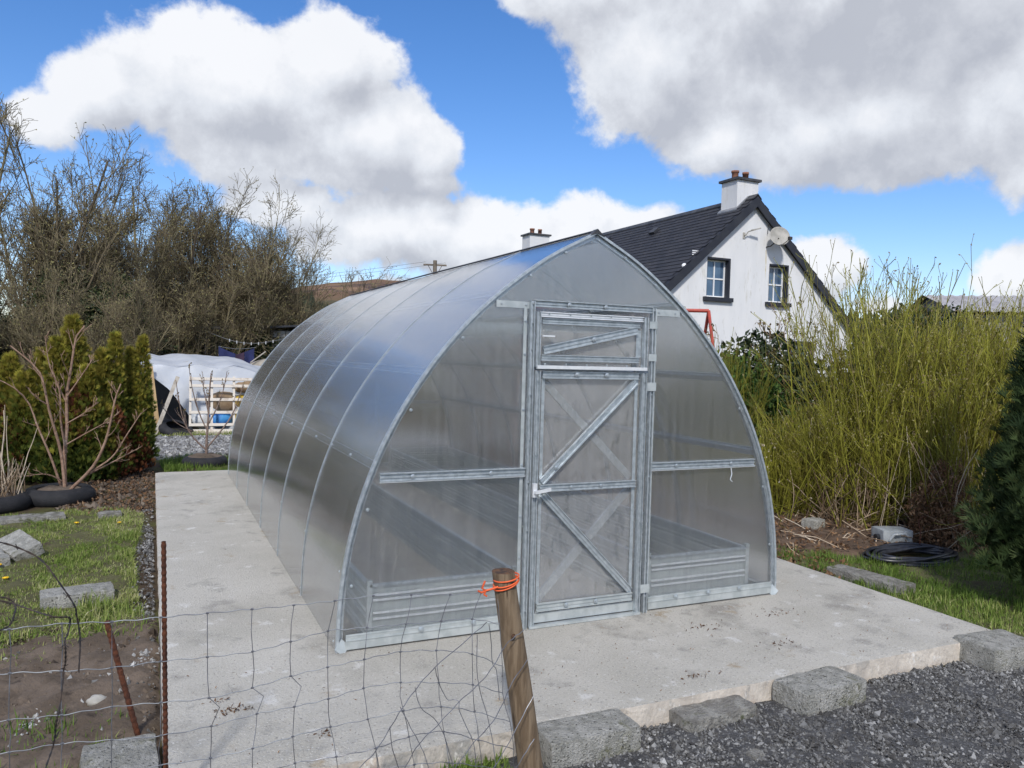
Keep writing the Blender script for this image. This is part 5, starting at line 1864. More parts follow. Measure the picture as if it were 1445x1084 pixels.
# rose-like shrubs with opening leaves before the gable
def budding(label, loc, seed, n, H, spread, bx):
    rs = np.random.default_rng(seed)
    t = thing('budding_shrub', label, 'shrub', loc, 0, 'budding shrubs in front of the gable')
    P0, R0 = stems_from(lambda k: np.stack([rs.normal(0, bx, k), rs.normal(0, .2, k), np.zeros(k)], -1), n, H, spread, 10, rs, .014, .02, .10)
    P1, R1 = branch(P0, R0, 7, .3, .98, .7, .22, 5, .12, .14, .6, rs)
    P2, R2 = branch(P1, R1, 4, .2, .98, .7, .4, 4, .1, .14, .6, rs, .06)
    MB().tubes(P0, R0, 4, rnd=.35).tubes(P1, np.maximum(R1, .0055), 3, rnd=.35).tubes(P2, np.maximum(R2, .004), 3, rnd=.4).build('stems', M['stems_dead'], t)
    pts = np.concatenate([P2[:, -1], P2[:, -1] + rs.normal(0, .015, (len(P2), 3)), P1[:, -1]])
    pts = pts[pts[:, 2] > .9]
    leaves(MB_ := MB(), pts, .055, rs, aspect=.55)
    MB_.build('young_leaves', M['bronze_leaf'], t)


budding('airy budding shrub in the middle of the gable between the two upstairs windows', (6.15, 5.4, GZ), 81, 15, 2.7, .22, .35)
budding('lone thin budding stems left of the upstairs left window', (5.55, 6.5, GZ), 82, 3, 3.0, .10, .10)
budding('thin budding shrub in front of the right part of the gable', (7.2, 5.0, GZ), 83, 14, 2.35, .26, .5)

# ---- distance: plantation, lone trees, gorse
rs = np.random.default_rng(91)


def polar(az, d):
    x = CAM[0] + d * np.sin(np.radians(az))
    y = CAM[1] + d * np.cos(np.radians(az))
    return x, y, ground_z(np.asarray(x, float), np.asarray(y, float))


def spruce(mb_, x, y, z, h, rs, rnd):
    k = 7
    for q in range(3):
        zb = z + h * (.08 + .26 * q)
        zt = z + h * (.55 + .225 * q)
        r = h * (.24 - .065 * q)
        a = np.arange(k) * 2 * math.pi / k + rs.random()
        rr2 = r * rs.uniform(.7, 1.2, k)
        v = np.vstack([np.stack([x + rr2 * np.cos(a), y + rr2 * np.sin(a), np.full(k, zb) + rs.normal(0, h * .02, k)], -1), [[x, y, min(zt, z + h)]]])
        mb_.add(v, [[i, (i + 1) % k, k] for i in range(k)], rnd)


pl = MB()
for i in range(620):
    az_ = rs.uniform(-6, 12.4)
    d_ = rs.uniform(215, 330)
    x, y, z = polar(az_, d_)
    spruce(pl, float(x), float(y), float(z), rs.uniform(6.5, 10.5) * (1 if az_ < 10.5 else .7), rs, rs.random())
for i in range(420):
    az_ = rs.uniform(30, 66)
    d_ = rs.uniform(200, 300)
    x, y, z = polar(az_, d_)
    spruce(pl, float(x), float(y), float(z), rs.uniform(4, 7), rs, rs.random())
pl.build('distant_wood', M['plantation'], kind='stuff')
for k, (az_, d_, h, lab) in enumerate(((16.0, 140, 5.2, 'lone dark conifer on the skyline left of the utility pole'), (15.55, 141, 3.8, 'smaller dark conifer beside the lone one on the skyline'))):
    x, y, z = polar(az_, d_)
    t = thing('distant_conifer', lab, 'conifer', (float(x), float(y), float(z) + 2.0))
    m_ = MB()
    spruce(m_, 0, 0, 2, h, rs, .4)
    m_.build('crown', M['plantation'], t)
    MB().tubes(np.array([[(0, 0, -2.2), (0, 0, 3)]]), .16, 5, rnd=.2).build('trunk', M['bark_tree'], t)
gs_, gs2 = MB(), MB()
for k in range(30):
    az_ = rs.uniform(10.5, 15)
    d_ = rs.uniform(120, 190)
    x, y, z = polar(az_, d_)
    P, _ = bush_points(260, rs, [(0, 0, .8, 1.6, 1.3, 1.1), (1.2, .4, .6, 1.2, 1, .9)])
    leaves(gs_ if k % 3 == 0 else gs2, P + np.array((float(x), float(y), float(z) - .2)), .5, rs, aspect=.8)
gs_.build('distant_gorse', M['gorse'], kind='stuff')
gs2.build('distant_scrub', M['plantation'], kind='stuff')

# ================================================================== BLOCKS, STONES, BITS
GB = 'loose concrete blocks'


def block(label, pos, rz, L=.44, Wd=.215, H=.10, tilt=(0, 0), seed=1, name='concrete_block', m_='block', amp=.006, chip=.02, cat='block'):
    o = rough_box(L, Wd, H, amp, seed, chip=chip).build(name, M[m_], None, smooth=True)
    o.location = pos
    o.rotation_euler = (tilt[0], tilt[1], rz)
    return tag(o, label, cat)


block('concrete block set against the slab front, middle one of three, beside the kerb corner', (.655, -1.215, GZ - .012), rad(3), .44, .215, .142, seed=1)
block('large mossy concrete block at the right front corner of the slab', (2.06, -1.20, GZ - .01), rad(-4), .40, .27, .155, seed=2)
block('concrete block beside the timber fence post at the slab front', (-.69, -1.20, GZ - .02), rad(0), .44, .20, .150, seed=3)
block('low weathered concrete lump half buried at the slab front', (.02, -1.165, GZ - .055), rad(4), .42, .17, .13, seed=4, amp=.012, m_='rock', chip=.05)
block('grey concrete block lying alone on the lawn', (-2.83, 1.70, GZ + .005), rad(8), .42, .215, .105, (0, rad(0)), seed=5)
block('tilted pale concrete block leaning on another at the left lawn edge', (-3.33, 3.15, GZ + .04), rad(-62), .42, .215, .10, (rad(22), rad(6)), seed=6)
block('grey concrete block under the tilted one at the left edge', (-3.52, 2.95, GZ), rad(-70), .42, .215, .10, seed=7)
block('concrete block in the bottom left corner against the slab side', (-2.50, -.80, GZ + .01), rad(92), .44, .27, .11, (0, 0), seed=8)
block('long dark kerb stone lying before the left tyres', (-3.62, 4.45, GZ - .01), rad(12), .95, .22, .09, seed=9, m_='rock', name='kerb_stone', cat='kerb')
block('mottled brown stone on the lawn near the slab', (-2.76, 4.42, GZ), rad(12), .20, .12, .09, seed=10, m_='rock', name='stone', amp=.012, chip=.08, cat='stone')
block('small pale concrete block under the willows', (3.76, 1.82, GZ + .01), rad(10), .20, .15, .12, seed=11)
block('long mossy kerb stone along the right side of the slab', (2.62, .16, GZ - .01), rad(98), .62, .20, .115, seed=12, m_='rock', name='kerb_stone', cat='kerb')
block('flat grey paving slab at the greenhouse right corner', (2.62, 1.75, GZ - .02), rad(80), .75, .34, .09, seed=13, m_='rock', name='paving_slab', cat='slab')
block('little grey stone near the right edge of the slab', (2.52, 1.18, GZ), rad(20), .12, .10, .09, seed=14, m_='rock', name='stone', amp=.01, chip=.08, cat='stone')
block('small brown stone on the dark gravel near the fence post', (-.04, -1.52, GZ + .0), rad(20), .07, .05, .035, seed=15, m_='rock', name='stone', amp=.006, chip=.08, cat='stone')
lump('stone', M['dish'], -2.62, .02, GZ + .035, .045, .04, .03, 9, 'smooth pale round stone on the bare soil', 'stone')

# rubble along the left slab edge
rb = MB()
rs = np.random.default_rng(101)
ICO = None


def pebbles(mb_, x, y, z, s_, rs, rnd):
    """n rough octahedra"""
    n = len(x)
    base = np.array([(1, 0, 0), (-1, 0, 0), (0, 1, 0), (0, -1, 0), (0, 0, 1), (0, 0, -1)], float)
    f = np.array([(0, 2, 4), (2, 1, 4), (1, 3, 4), (3, 0, 4), (2, 0, 5), (1, 2, 5), (3, 1, 5), (0, 3, 5)])
    v = base[None] * rs.uniform(.6, 1.2, (n, 6, 1)) * s_[:, None, None] * rs.uniform(.5, 1.15, (n, 1, 3))
    a = rs.uniform(0, 2 * math.pi, n)
    b = rs.uniform(-.7, .7, n)
    ca, sa, cb, sb = np.cos(a), np.sin(a), np.cos(b), np.sin(b)
    X = v[..., 0] * cb[:, None] + v[..., 2] * sb[:, None]
    Z = -v[..., 0] * sb[:, None] + v[..., 2] * cb[:, None]
    Xr = X * ca[:, None] - v[..., 1] * sa[:, None]
    Yr = X * sa[:, None] + v[..., 1] * ca[:, None]
    V = np.stack([Xr + x[:, None], Yr + y[:, None], Z + z[:, None]], -1).reshape(-1, 3)
    F = (f[None] + (np.arange(n) * 6)[:, None, None]).reshape(-1, 3)
    mb_.add(V, F, np.repeat(rnd, 6))


n = 52000
x = rs.uniform(-1.0, 3.3, n)
y = -1.13 - np.abs(rs.uniform(0, 1, n)) ** 1.1 * 1.5
keep = (y < -1.12) & ~((x < -.9) & (y > -1.5))
x, y = x[keep], y[keep]
n = len(x)
s_ = rs.gamma(2.6, .0024, n) + .0025
rn = np.clip(rs.beta(1.7, 2.2, n) * (.85 + .25 * vnoise(x, y, 2.2, 9)), 0, 1)
pebbles(rb, x, y, GZ + .012 + rs.uniform(0, .012, n), s_, rs, rn)
rb.build('gravel_chips', M['chips'], kind='stuff')
rb = MB()
n = 2600
x = XL - .03 - np.abs(rs.normal(0, .07, n))
y = rs.uniform(-.9, 4.8, n)
keep = (vnoise(x, y, 2.1, 5) + rs.normal(0, .35, n)) > -.1
x, y = x[keep], y[keep]
n = len(x)
pebbles(rb, x, y, np.full(n, GZ + .02), rs.gamma(2.2, .0034, n) + .002, rs, np.clip(rs.beta(1.3, 1.9, n), 0, 1))
n = 900
x = rs.uniform(-3.6, -2.38, n)
y = rs.uniform(-1.3, .9, n)
pebbles(rb, x, y, np.full(n, GZ + .028), rs.gamma(1.8, .004, n) + .002, rs, np.clip(rs.beta(1.6, 1.5, n), 0, 1))
n = 420
t_ = rs.random(n)
pebbles(rb, -2.9 + t_ * .5 + rs.normal(0, .03, n), -.15 + t_ * .75 + rs.normal(0, .05, n), np.full(n, GZ + .035), rs.gamma(2, .004, n) + .002, rs, rs.uniform(.5, 1, n))
rb.build('rubble', M['chips'], kind='stuff')
rb = MB()
n = 5200
x = rs.uniform(-3.9, -2.37, n)
y = rs.uniform(-1.4, 1.2, n)
keep = (vnoise(x, y, 2.5, 8) + rs.normal(0, .4, n)) > -.3
x, y = x[keep], y[keep]
pebbles(rb, x, y, np.full(len(x), GZ + .026), rs.gamma(1.6, .0055, len(x)) + .002, rs, rs.random(len(x)))
n = 2500
x = rs.uniform(-3.3, -2.37, n)
y = rs.uniform(4.6, 8.4, n)
pebbles(rb, x, y, np.full(n, GZ + .01), rs.gamma(1.8, .008, n) + .003, rs, rs.random(n))
rb.build('soil_clods', mat('soil_clod', (1, 1, 1), rough=1, rnd=[(.045, .033, .024), (.09, .068, .05), (.13, .10, .075), (.17, .14, .11)]), kind='stuff')
rb = MB()
n = 9000
x = rs.uniform(-4.5, .5, n)
y = rs.uniform(8.8, 12.0, n)
pebbles(rb, x, y, np.full(n, GZ + .03), rs.gamma(3.0, .006, n) + .004, rs, np.clip(rs.beta(2.2, 1.5, n), 0, 1))
rb.build('track_chips', M['chips'], kind='stuff')


# grass
def blades(mb_, x, y, h, rs, rnd, lean=.35, w=.0035, z0=GZ + .015):
    n = len(x)
    a = rs.uniform(0, 2 * math.pi, n)
    l = np.abs(rs.normal(0, lean, n))
    dx, dy = np.cos(a) * np.sin(l), np.sin(a) * np.sin(l)
    sx, sy = -np.sin(a + rs.normal(0, .6, n)), np.cos(a)
    b = np.stack([x, y, np.full(n, z0)], -1)
    m1 = b + np.stack([dx * .45 * h, dy * .45 * h, .55 * h * np.cos(l * .6)], -1)
    tp_ = b + np.stack([dx * h * 1.15, dy * h * 1.15, h * np.cos(l)], -1)
    sd_ = np.stack([sx, sy, np.zeros(n)], -1) * w
    V = np.stack([b - sd_, b + sd_, m1 + sd_ * .8, m1 - sd_ * .8, tp_], 1).reshape(-1, 3)
    q = np.arange(n) * 5
    mb_.add(V, np.stack([q, q + 1, q + 2, q + 3], -1), np.repeat(rnd, 5))
    k = mb_.n - len(V)
    mb_.p.setdefault(3, []).append(np.stack([q + 3, q + 2, q + 4], -1) + k)


def lawn_fill(name, poly, n, h, m_, seed, thr=-.5, lean=.7, w=.0035, freq=3.2):
    rs = np.random.default_rng(seed)
    px = [p[0] for p in poly]
    py = [p[1] for p in poly]
    x = rs.uniform(min(px), max(px), n)
    y = rs.uniform(min(py), max(py), n)
    ok = inside_poly(x, y, poly)
    nz = vnoise(x, y, freq, seed)
    ok &= (nz + rs.normal(0, .25, n)) > thr
    x, y, nz = x[ok], y[ok], nz[ok]
    mb_ = MB()
    hh = h * rs.uniform(.4, 1.3, len(x)) * (1 + .5 * np.clip(nz, -1, 1)) * (1 + .8 * np.clip(vnoise(x, y, 9, seed + 2), -.4, 1))
    tone = np.clip(.38 + .30 * vnoise(x, y, 2.1, seed + 5) + .18 * vnoise(x, y, 8, seed + 6) + rs.normal(0, .2, len(x)), 0, 1)
    blades(mb_, x, y, hh, rs, tone, lean, w)
    return mb_.build(name, m_, kind='stuff')


lawn_fill('grass', [(-5.5, .85), (-3.2, 1.0), (-2.75, 1.3), (-2.47, 1.6), (-2.52, 2.9), (-2.45, 4.5), (-2.75, 4.9), (-5.5, 4.4)], 150000, .042, M['grass'], 111, -.65, .85, .0034)
lawn_fill('grass', [(-3.9, -.6), (-2.6, -1.0), (-2.45, -.2), (-2.7, -.1), (-3.0, -.1), (-3.9, .05)], 9000, .07, M['grass_lush'], 112, .0, .6, .0032)
lawn_fill('grass', [(2.42, -1.0), (3.2, -1.5), (5, -1.5), (5.2, -.3), (4.4, .45), (3.3, .45), (2.9, 1.3), (2.42, 1.4)], 52000, .06, M['grass_lush'], 113, -.3, .7, .003)
lawn_fill('grass', [(2.30, -1.05), (2.5, -1.1), (3.3, -.6), (2.7, .0), (2.30, .0)], 6000, .06, M['grass'], 114, -.3, .8, .003)
lawn_fill('grass', [(-2.2, 6.9), (-1.2, 6.8), (-1.0, 8.9), (-2.3, 8.6)], 9000, .075, M['grass_lush'], 115, .1, .5, .004)
lawn_fill('grass', [(-5, 11.9), (0, 12.0), (0, 12.6), (-5, 12.6)], 9000, .06, M['grass'], 116, -.2, .7, .005)
lawn_fill('grass', [(-2.9, .9), (-2.42, .9), (-2.42, 1.5), (-2.8, 1.6)], 1600, .09, M['grass'], 117, -.3, 1.0, .003)
lawn_fill('grass', [(-1.55, -1.40), (-1.08, -1.40), (-1.05, -1.13), (-1.5, -1.13)], 1500, .045, M['grass_lush'], 118, -.4, .8, .0025)
lawn_fill('grass', [(-4.5, .4), (-2.9, .6), (-2.6, 1.1), (-4.5, 1.1)], 7000, .05, M['grass'], 119, -.1, .8, .003)

# leaf litter and twigs on the ground to the right
rs = np.random.default_rng(121)
mb = MB()
n = 9000
x = rs.uniform(2.3, 6.5, n)
y = rs.uniform(.3, 5.2, n)
ok = ~((x < 4.2) & (y < .9) & (x > 2.9))
x, y = x[ok], y[ok]
leaves(mb, np.stack([x, y, GZ + .03 + rs.uniform(0, .05, len(x))], -1), .045, rs, aspect=.5)
x = rs.uniform(-3.2, -2.3, 1200)
y = rs.uniform(4.6, 7.4, 1200)
leaves(mb, np.stack([x, y, np.full(1200, GZ + .03)], -1), .04, rs, aspect=.5)
mb.build('leaf_litter', M['litter'], kind='stuff')
mb = MB()
n = 420
x = rs.uniform(2.4, 5.2, n)
y = rs.uniform(.9, 4.5, n)
a = rs.uniform(0, math.pi, n)
L = rs.uniform(.1, .55, n)
A3 = np.stack([x, y, np.full(n, GZ + .04)], -1)
B3 = A3 + np.stack([np.cos(a) * L, np.sin(a) * L, rs.uniform(-.01, .12, n)], -1)
Md = (A3 + B3) / 2 + rs.normal(0, .02, (n, 3))
mb.tubes(np.stack([A3, Md, B3], 1), .0045, 4, rnd=rs.random(n))
mb.build('fallen_twigs', M['stems_dead'], kind='stuff')
mb = MB()
n = 340
x = rs.uniform(-2.3, 2.2, n)
y = rs.uniform(-1.05, .0, n)
leaves(mb, np.stack([x, y, np.full(n, .004)], -1), .012, rs, aspect=.4)
for (cx_, cy_, k, sp_) in ((-2.07, -.50, 60, .05), (-1.75, -.86, 16, .03), (.85, -.75, 30, .10), (1.2, -.35, 30, .12), (.1, -.95, 20, .05), (-2.12, -.38, 14, .03), (.6, -.4, 30, .1)):
    q = rs.normal(0, 1, (k, 2)) * np.array([sp_, sp_ * .35])
    leaves(mb, np.stack([cx_ + q[:, 0], cy_ + q[:, 1], rs.uniform(.002, .008, k)], -1), .02, rs, rnd=rs.uniform(0, .5, k), aspect=.4)
mb.build('plant_debris', M['litter'], kind='stuff')

# dandelions
for k, (x, y) in enumerate(((-3.02, 4.15), (-2.66, 4.05), (-3.32, 2.35), (-3.42, 2.75))):
    t = thing('dandelion', ('yellow dandelion below the kerb stone', 'yellow dandelion beside the mottled brown stone', 'yellow dandelion nearest the camera at the left edge', 'yellow dandelion beside the grey block at the left edge')[k], 'flower', (x, y, GZ))
    hd = MB()
    for q in range(16):
        hd.bar((0, 0, .05), (.02 * math.cos(q * .39), .02 * math.sin(q * .39), .056 + .003 * (q % 2)), .007, .002)
    hd.lathe([(.010, .048), (.012, .056), (.006, .062), (0, .062)], 8)
    hd.build('flower_head', M['yellow'], t)
    MB().tubes(np.array([[(0, 0, 0), (.003, 0, .05)]]), .002, 5, rnd=.2).build('stalk', M['grass_lush'], t)

# ---- black hose coil and the jerry can
hc = MB()
rs = np.random.default_rng(131)
tt_ = np.linspace(0, 2 * math.pi * 9, 9 * 44)
rad_ = .30 + .06 * np.sin(tt_ * .37) + .012 * np.sin(tt_ * 1.9)
hx = 3.66 + np.cos(tt_) * (rad_ + .10) * 1.0 + .03 * np.sin(tt_ * .21)
hy = .60 + np.sin(tt_) * (rad_ - .04) * .8 + .03 * np.cos(tt_ * .33)
hz = GZ + .04 + .05 * (tt_ / tt_[-1]) + .012 * np.sin(tt_ * 2.3)
hc.tubes(np.stack([hx, hy, hz], -1)[None], .015, 8)
o = hc.build('hose_coil', M['hose'], None, smooth=True)
tag(o, 'coil of black plastic hose lying on the grass right of the slab', 'hose')
jc = thing('plastic_can', 'grey translucent plastic can lying on its side behind the hose coil', 'can', (4.02, 1.10, GZ + .02), rad(-20))
rough_box(.30, .22, .15, .006, 55, k=4).build('body', M['bottle'], jc, smooth=True)
MB().tubes(np.array([[(-.145, -.03, .07), (-.185, -.035, .07)]]), .030, 12, cap=True).build('cap', M['black_plastic'], jc)
MB().tubes(np.array([[(-.09, -.118, .05), (-.06, -.135, .115), (.04, -.135, .125), (.10, -.118, .08)]]), .014, 8).build('handle', M['bottle'], jc, smooth=True)
bt_ = MB().tubes(np.array([smooth_path([(3.95, .75, GZ + .10), (4.02, .80, GZ + .2), (4.12, .9, GZ + .28), (4.3, .95, GZ + .3)], 10)]), .005, 5, rnd=.5)
o = bt_.build('bramble_shoot', M['rust'], None)
tag(o, 'thin reddish bramble shoot arching over the hose coil', 'bramble')

# ================================================================== FENCE
# timber post
post = thing('fence_post', 'round brown timber fence post in front of the greenhouse', 'fence post', (-.975, -1.25, GZ))
seg = 28
zs_ = np.linspace(-.25, .845, 26)
an_ = np.arange(seg + 1) * 2 * math.pi / seg
Zp, Ap = np.meshgrid(zs_, an_, indexing='ij')
tlen = (Zp - 0) / .845
rr3 = .0515 - .006 * tlen + .0012 * np.sin(Ap * 3 + Zp * 9) + .0009 * np.sin(Ap * 7)
crack = np.exp(-((np.mod(Ap - 4.15 + .12 * np.sin(Zp * 5), 2 * math.pi)) / .045) ** 2) * np.clip((.62 - Zp) / .1, 0, 1) * .014
rr3 = rr3 - crack
cxp = -.148 * tlen
X = cxp + rr3 * np.cos(Ap)
Y = rr3 * np.sin(Ap) + .01 * tlen
X[:, -1], Y[:, -1] = X[:, 0], Y[:, 0]
MB().grid(X.T, Y.T, Zp.T).build('shaft', M['wood_post'], post, smooth=True)
rs = np.random.default_rng(141)
v = [(cxp[-1, 0], .01, .853)]
for rq, zq in ((.5, .852), (.85, .848), (1.0, .845)):
    for i in range(seg):
        v.append((cxp[-1, 0] + (X[-1, i] - cxp[-1, 0]) * rq, .01 + (Y[-1, i] - .01) * rq, zq + rs.normal(0, .0012) * (rq < 1)))
f = [[0, 1 + i, 1 + (i + 1) % seg] for i in range(seg)]
for r_ in range(2):
    for i in range(seg):
        a0, a1 = 1 + r_ * seg + i, 1 + r_ * seg + (i + 1) % seg
        f.append([a0, a0 + seg, a1 + seg, a1])
MB().add(v, f).build('post_top', M['wood_end'], post)
# a knot in the wood
kn = MB().lathe([(.010, 0), (.009, .002), (.006, .0005), (.003, .002), (0, .002)], 12)
kn = kn.build('knot', M['wood_end'], post)
kn.location = (-.125, -.0515, .60)
kn.rotation_euler = (rad(90), 0, 0)

# orange twine
tw_ = MB()
for k, (zc, ti) in enumerate(((.700, .010), (.674, .020), (.683, .016))):
    a_ = np.linspace(0, 2 * math.pi, 30)
    cx0 = -1.110
    tw_.tubes(np.stack([cx0 + .0505 * np.cos(a_), -1.243 + .0515 * np.sin(a_), zc + ti * np.cos(a_)], -1)[None], .0032, 6)
tw_.tubes(np.array([[(-1.155, -1.265, .672), (-1.185, -1.262, .664), (-1.205, -1.258, .660)], [(-1.205, -1.258, .660), (-1.222, -1.262, .672), (-1.210, -1.262, .700)], [(-1.205, -1.258, .660), (-1.225, -1.262, .655), (-1.238, -1.262, .664)], [(-1.205, -1.258, .660), (-1.212, -1.26, .645), (-1.200, -1.26, .638)]]), .0042, 6)
o = tw_.build('orange_twine', M['orange'], None, smooth=True)
tag(o, 'orange baler twine wound and knotted round the fence post top', 'twine')

ROWS = [[[-2.795,0.702],[-2.655,0.698],[-2.513,0.692],[-2.369,0.692],[-2.225,0.684],[-2.08,0.68],[-1.941,0.684],[-1.796,0.684],[-1.65,0.681],[-1.505,0.671],[-1.354,0.661],[-1.22,0.653],[-1.15,0.657]],[[-2.794,0.56],[-2.654,0.553],[-2.512,0.543],[-2.368,0.537],[-2.223,0.533],[-2.078,0.538],[-1.949,0.553],[-1.815,0.569],[-1.674,0.568],[-1.528,0.568],[-1.383,0.557],[-1.251,0.546],[-1.14,0.519]],[[-2.794,0.422],[-2.653,0.411],[-2.511,0.406],[-2.366,0.401],[-2.217,0.398],[-2.076,0.405],[-1.944,0.423],[-1.817,0.443],[-1.685,0.455],[-1.542,0.457],[-1.398,0.442],[-1.256,0.415],[-1.123,0.345]],[[-2.793,0.315],[-2.652,0.311],[-2.51,0.303],[-2.365,0.295],[-2.208,0.291],[-2.058,0.307],[-1.933,0.319],[-1.813,0.327],[-1.68,0.338],[-1.539,0.34],[-1.392,0.323],[-1.247,0.289],[-1.11,0.227]],[[-2.793,0.208],[-2.652,0.196],[-2.509,0.19],[-2.364,0.184],[-2.209,0.18],[-2.073,0.196],[-1.936,0.209],[-1.8,0.213],[-1.664,0.223],[-1.531,0.238],[-1.375,0.22],[-1.231,0.173],[-1.082,0.113]],[[-2.793,0.118],[-2.651,0.104],[-2.508,0.096],[-2.363,0.088],[-2.208,0.079],[-2.067,0.087],[-1.924,0.103],[-1.78,0.106],[-1.635,0.113],[-1.501,0.123],[-1.36,0.117],[-1.219,0.065],[-1.062,-0.002]],[[-2.792,0.028],[-2.65,0.012],[-2.508,0.001],[-2.362,-0.009],[-2.207,-0.016],[-2.065,-0.015],[-1.915,-0.004],[-1.768,0.001],[-1.619,0.013],[-1.478,0.012],[-1.343,0.001],[-1.198,-0.05],[-1.047,-0.104]]]
LOOSE = [[[-1.229,0.562],[-1.271,0.521],[-1.43,0.407],[-1.505,0.342],[-1.564,0.284],[-1.608,0.228],[-1.66,0.149],[-1.712,0.093],[-1.764,0.039]],[[-1.062,0.504],[-1.099,0.483],[-1.146,0.457],[-1.198,0.398],[-1.257,0.342],[-1.34,0.277],[-1.415,0.197],[-1.486,0.127],[-1.53,0.058],[-1.569,0.008]],[[-1.042,0.382],[-1.114,0.306],[-1.157,0.243],[-1.206,0.175],[-1.279,0.104],[-1.338,0.02],[-1.373,-0.033]],[[-1.018,0.242],[-1.074,0.172],[-1.135,0.078],[-1.191,-0.012],[-1.227,-0.069]],[[-1.019,0.077],[-1.057,0.031],[-1.09,-0.028],[-1.12,-0.086]],[[-1.229,0.562],[-1.212,0.48],[-1.198,0.398],[-1.174,0.354],[-1.161,0.244]],[[-1.271,0.521],[-1.257,0.342],[-1.206,0.175],[-1.181,0.055],[-1.171,-0.058]],[[-1.43,0.407],[-1.415,0.357],[-1.381,0.285],[-1.34,0.277],[-1.339,0.238],[-1.279,0.104],[-1.258,-0.04]],[[-1.505,0.342],[-1.485,0.271],[-1.415,0.197],[-1.369,0.063],[-1.349,-0.021]],[[-1.564,0.284],[-1.528,0.21],[-1.486,0.127],[-1.459,0.052],[-1.443,-0.018]],[[-1.608,0.228],[-1.599,0.149],[-1.57,0.064],[-1.552,0.005]],[[-1.66,0.149],[-1.644,0.079],[-1.635,0.022]],[[-1.096,0.686],[-1.074,0.596],[-1.062,0.525],[-1.051,0.465],[-1.042,0.387],[-1.023,0.264],[-1.008,0.149],[-0.997,0.085],[-0.985,0.035],[-1.005,-0.05]],[[-1.047,0.253],[-1.03,0.209],[-1.017,0.142],[-1.0,0.085]]]
BARB = [[[-2.815,0.877],[-2.769,0.864],[-2.748,0.844],[-2.745,0.831],[-2.758,0.796],[-2.798,0.775]],[[-2.815,0.873],[-2.765,0.851],[-2.731,0.838],[-2.68,0.82],[-2.645,0.807],[-2.616,0.796],[-2.613,0.779],[-2.616,0.754],[-2.623,0.735],[-2.621,0.708],[-2.623,0.666],[-2.628,0.636],[-2.631,0.585],[-2.636,0.534],[-2.643,0.504],[-2.648,0.453],[-2.655,0.413],[-2.67,0.366],[-2.681,0.314]],[[-2.816,1.037],[-2.758,1.013],[-2.689,0.971],[-2.645,0.916],[-2.601,0.839],[-2.595,0.797],[-2.587,0.724],[-2.589,0.63]]]

rs = np.random.default_rng(151)
net = thing('wire_netting', 'galvanised sheep wire netting stretched to the timber post across the foreground', 'wire fence', (0, 0, 0))
rows3 = [np.array([(p[0], -1.25 + .012 * math.sin(i * 1.7 + r * 2.1), p[1]) for i, p in enumerate(row)]) for r, row in enumerate(ROWS)]
# carry the netting on beyond the left edge of the picture, as the fence goes on
for r in range(len(rows3)):
    d0 = rows3[r][0] - rows3[r][1]
    ext = np.array([rows3[r][0] + (k + 1) * np.array((-.143, 0, .004)) for k in range(8)])[::-1]
    rows3[r] = np.vstack([ext, rows3[r]])
rows3.append(np.array([(p[0], p[1], GZ + .02) for p in rows3[-1]]))
for r, pts in enumerate(rows3):
    c = catmull(pts, 8)
    c[:, 2] += .0022 * np.sin(np.arange(len(c)) * 1.25 + r)
    MB().tubes(c[None], .0017, 5).build('line_wire', M['wire_light'] if r < 5 else M['wire'], net)
ncol = len(rows3[0])
for c_ in range(ncol):
    pts = []
    for r in range(len(rows3) - 1):
        a, b = rows3[r][c_], rows3[r + 1][c_]
        pts.append(a)
        if r == 2 and c_ in (12, 13, 14):
            pts.append(a * .5 + b * .5 + np.array((.030, 0, .012)))
        else:
            pts.append(a * .5 + b * .5 + np.array((rs.normal(0, .0025), rs.normal(0, .003), 0)))
    pts.append(rows3[-1][c_])
    MB().tubes(np.array(pts)[None], .00145, 5).build('stay_wire', M['wire'], net)
kn_me = None
for r in range(len(rows3) - 1):
    for c_ in range(ncol - 1):
        p_ = rows3[r][c_]
        if kn_me is None:
            o = MB().lathe([(0, -.0062), (.0036, -.004), (.0036, .004), (0, .0062)], 6).build('wire_knot', M['wire'], net)
            kn_me = o.data
        else:
            o = bpy.data.objects.new('wire_knot', kn_me)
            C.objects.link(o)
            o.parent = net
        o.location = p_
        o.rotation_euler = (0, rad(90), 0)
net2 = thing('wire_netting', 'loose end of sheep netting hanging slantwise round the timber post', 'wire fence', (0, 0, 0))
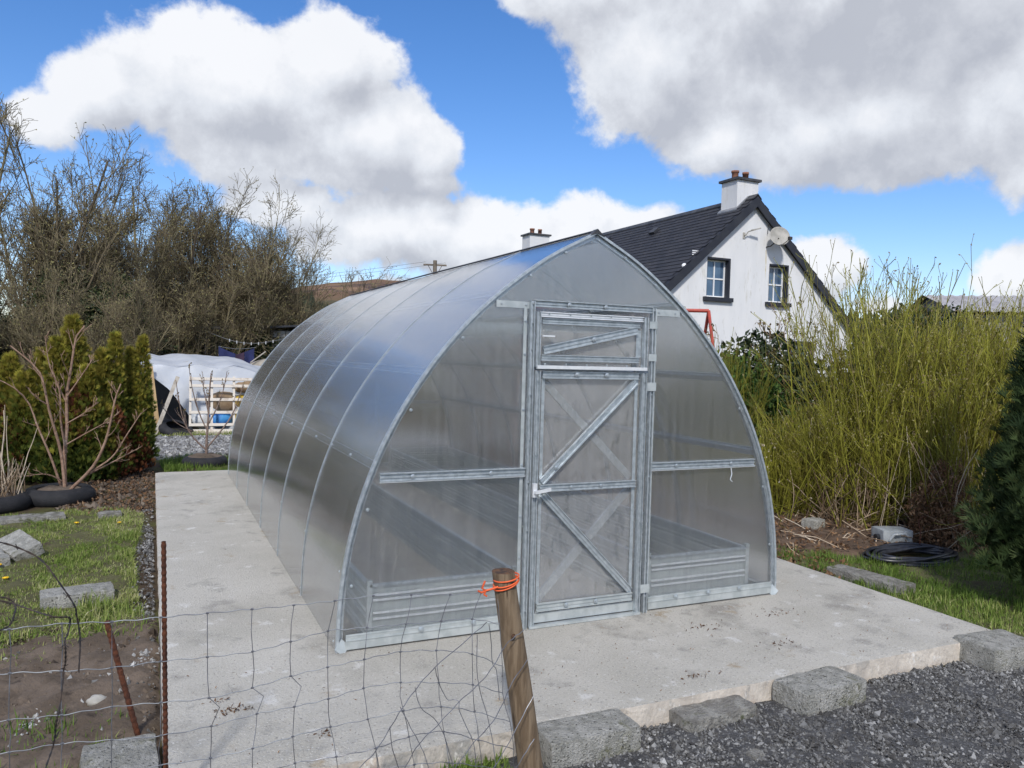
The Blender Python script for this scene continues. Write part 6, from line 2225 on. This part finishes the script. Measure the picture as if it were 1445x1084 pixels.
for k, w_ in enumerate(LOOSE):
    pts = np.array([(p[0], -1.335 + .02 * math.sin(i * .9 + k), p[1]) for i, p in enumerate(w_)])
    if k >= 12:
        pts[:, 1] = -1.27
    c = catmull(pts, 6)
    c[:, 2] += .002 * np.sin(np.arange(len(c)) * 1.3 + k)
    MB().tubes(c[None], .0018 if k < 5 else .0016, 5).build('line_wire' if k < 5 else 'stay_wire', M['wire'], net2)
for (x, z) in ((-1.06, .525), (-1.035, .387), (-1.012, .264), (-1.0, .149)):
    MB().tubes(np.array([[(x - .05, -1.20, z + .008), (x - .01, -1.24, z + .01), (x + .012, -1.268, z)]]), .0017, 5).build('tie_wire', M['wire'], net2)
bw = thing('barbed_wire', 'dark old barbed wire looping down in front of the netting at left', 'barbed wire', (0, 0, 0))
for k, w_ in enumerate(BARB):
    pts = np.array([(p[0], -1.5 + .02 * math.sin(i * 1.3), p[1]) for i, p in enumerate(w_)])
    c = catmull(pts, 5)
    off = np.stack([np.sin(np.arange(len(c)) * 1.6), np.zeros(len(c)), np.cos(np.arange(len(c)) * 1.6)], -1) * .0016
    m_ = MB().tubes((c + off)[None], .0016, 5)
    m_.tubes((c - off)[None], .0016, 5)
    for q in range(6, len(c) - 1, 12):
        for s_ in range(4):
            d_ = rs.normal(size=3)
            d_ /= np.linalg.norm(d_)
            m_.tubes(np.array([[c[q] + off[q] * s_, c[q] + d_ * .014]]), .0010, 4)
    m_.build('strand', M['barb'], bw)

# rusty reinforcing bars
ra = MB()
zz = np.linspace(GZ - .1, .93, 200)
ra.tubes(np.stack([-2.345 - .018 * (zz / .95), np.full(200, -1.2), zz], -1)[None], (.0072 + .0015 * (np.arange(200) % 4 < 2))[None], 8)
o = ra.build('reinforcing_bar', M['rust'], None)
tag(o, 'rusty ribbed steel bar standing upright at the slab left edge', 'steel bar')
ra = MB()
tt_ = np.linspace(0, 1, 90)
pa, pb = np.array((-2.42, -.42, GZ - .05)), np.array((-2.565, -.42, .43))
pp = pa[None] + (pb - pa)[None] * tt_[:, None]
ra.tubes(pp[None], (.0105 + .0016 * (np.arange(90) % 4 < 2))[None], 8, cap=True)
o = ra.build('reinforcing_bar', M['rust'], None)
tag(o, 'rusty steel bar leaning left out of the bare soil behind the netting', 'steel bar')
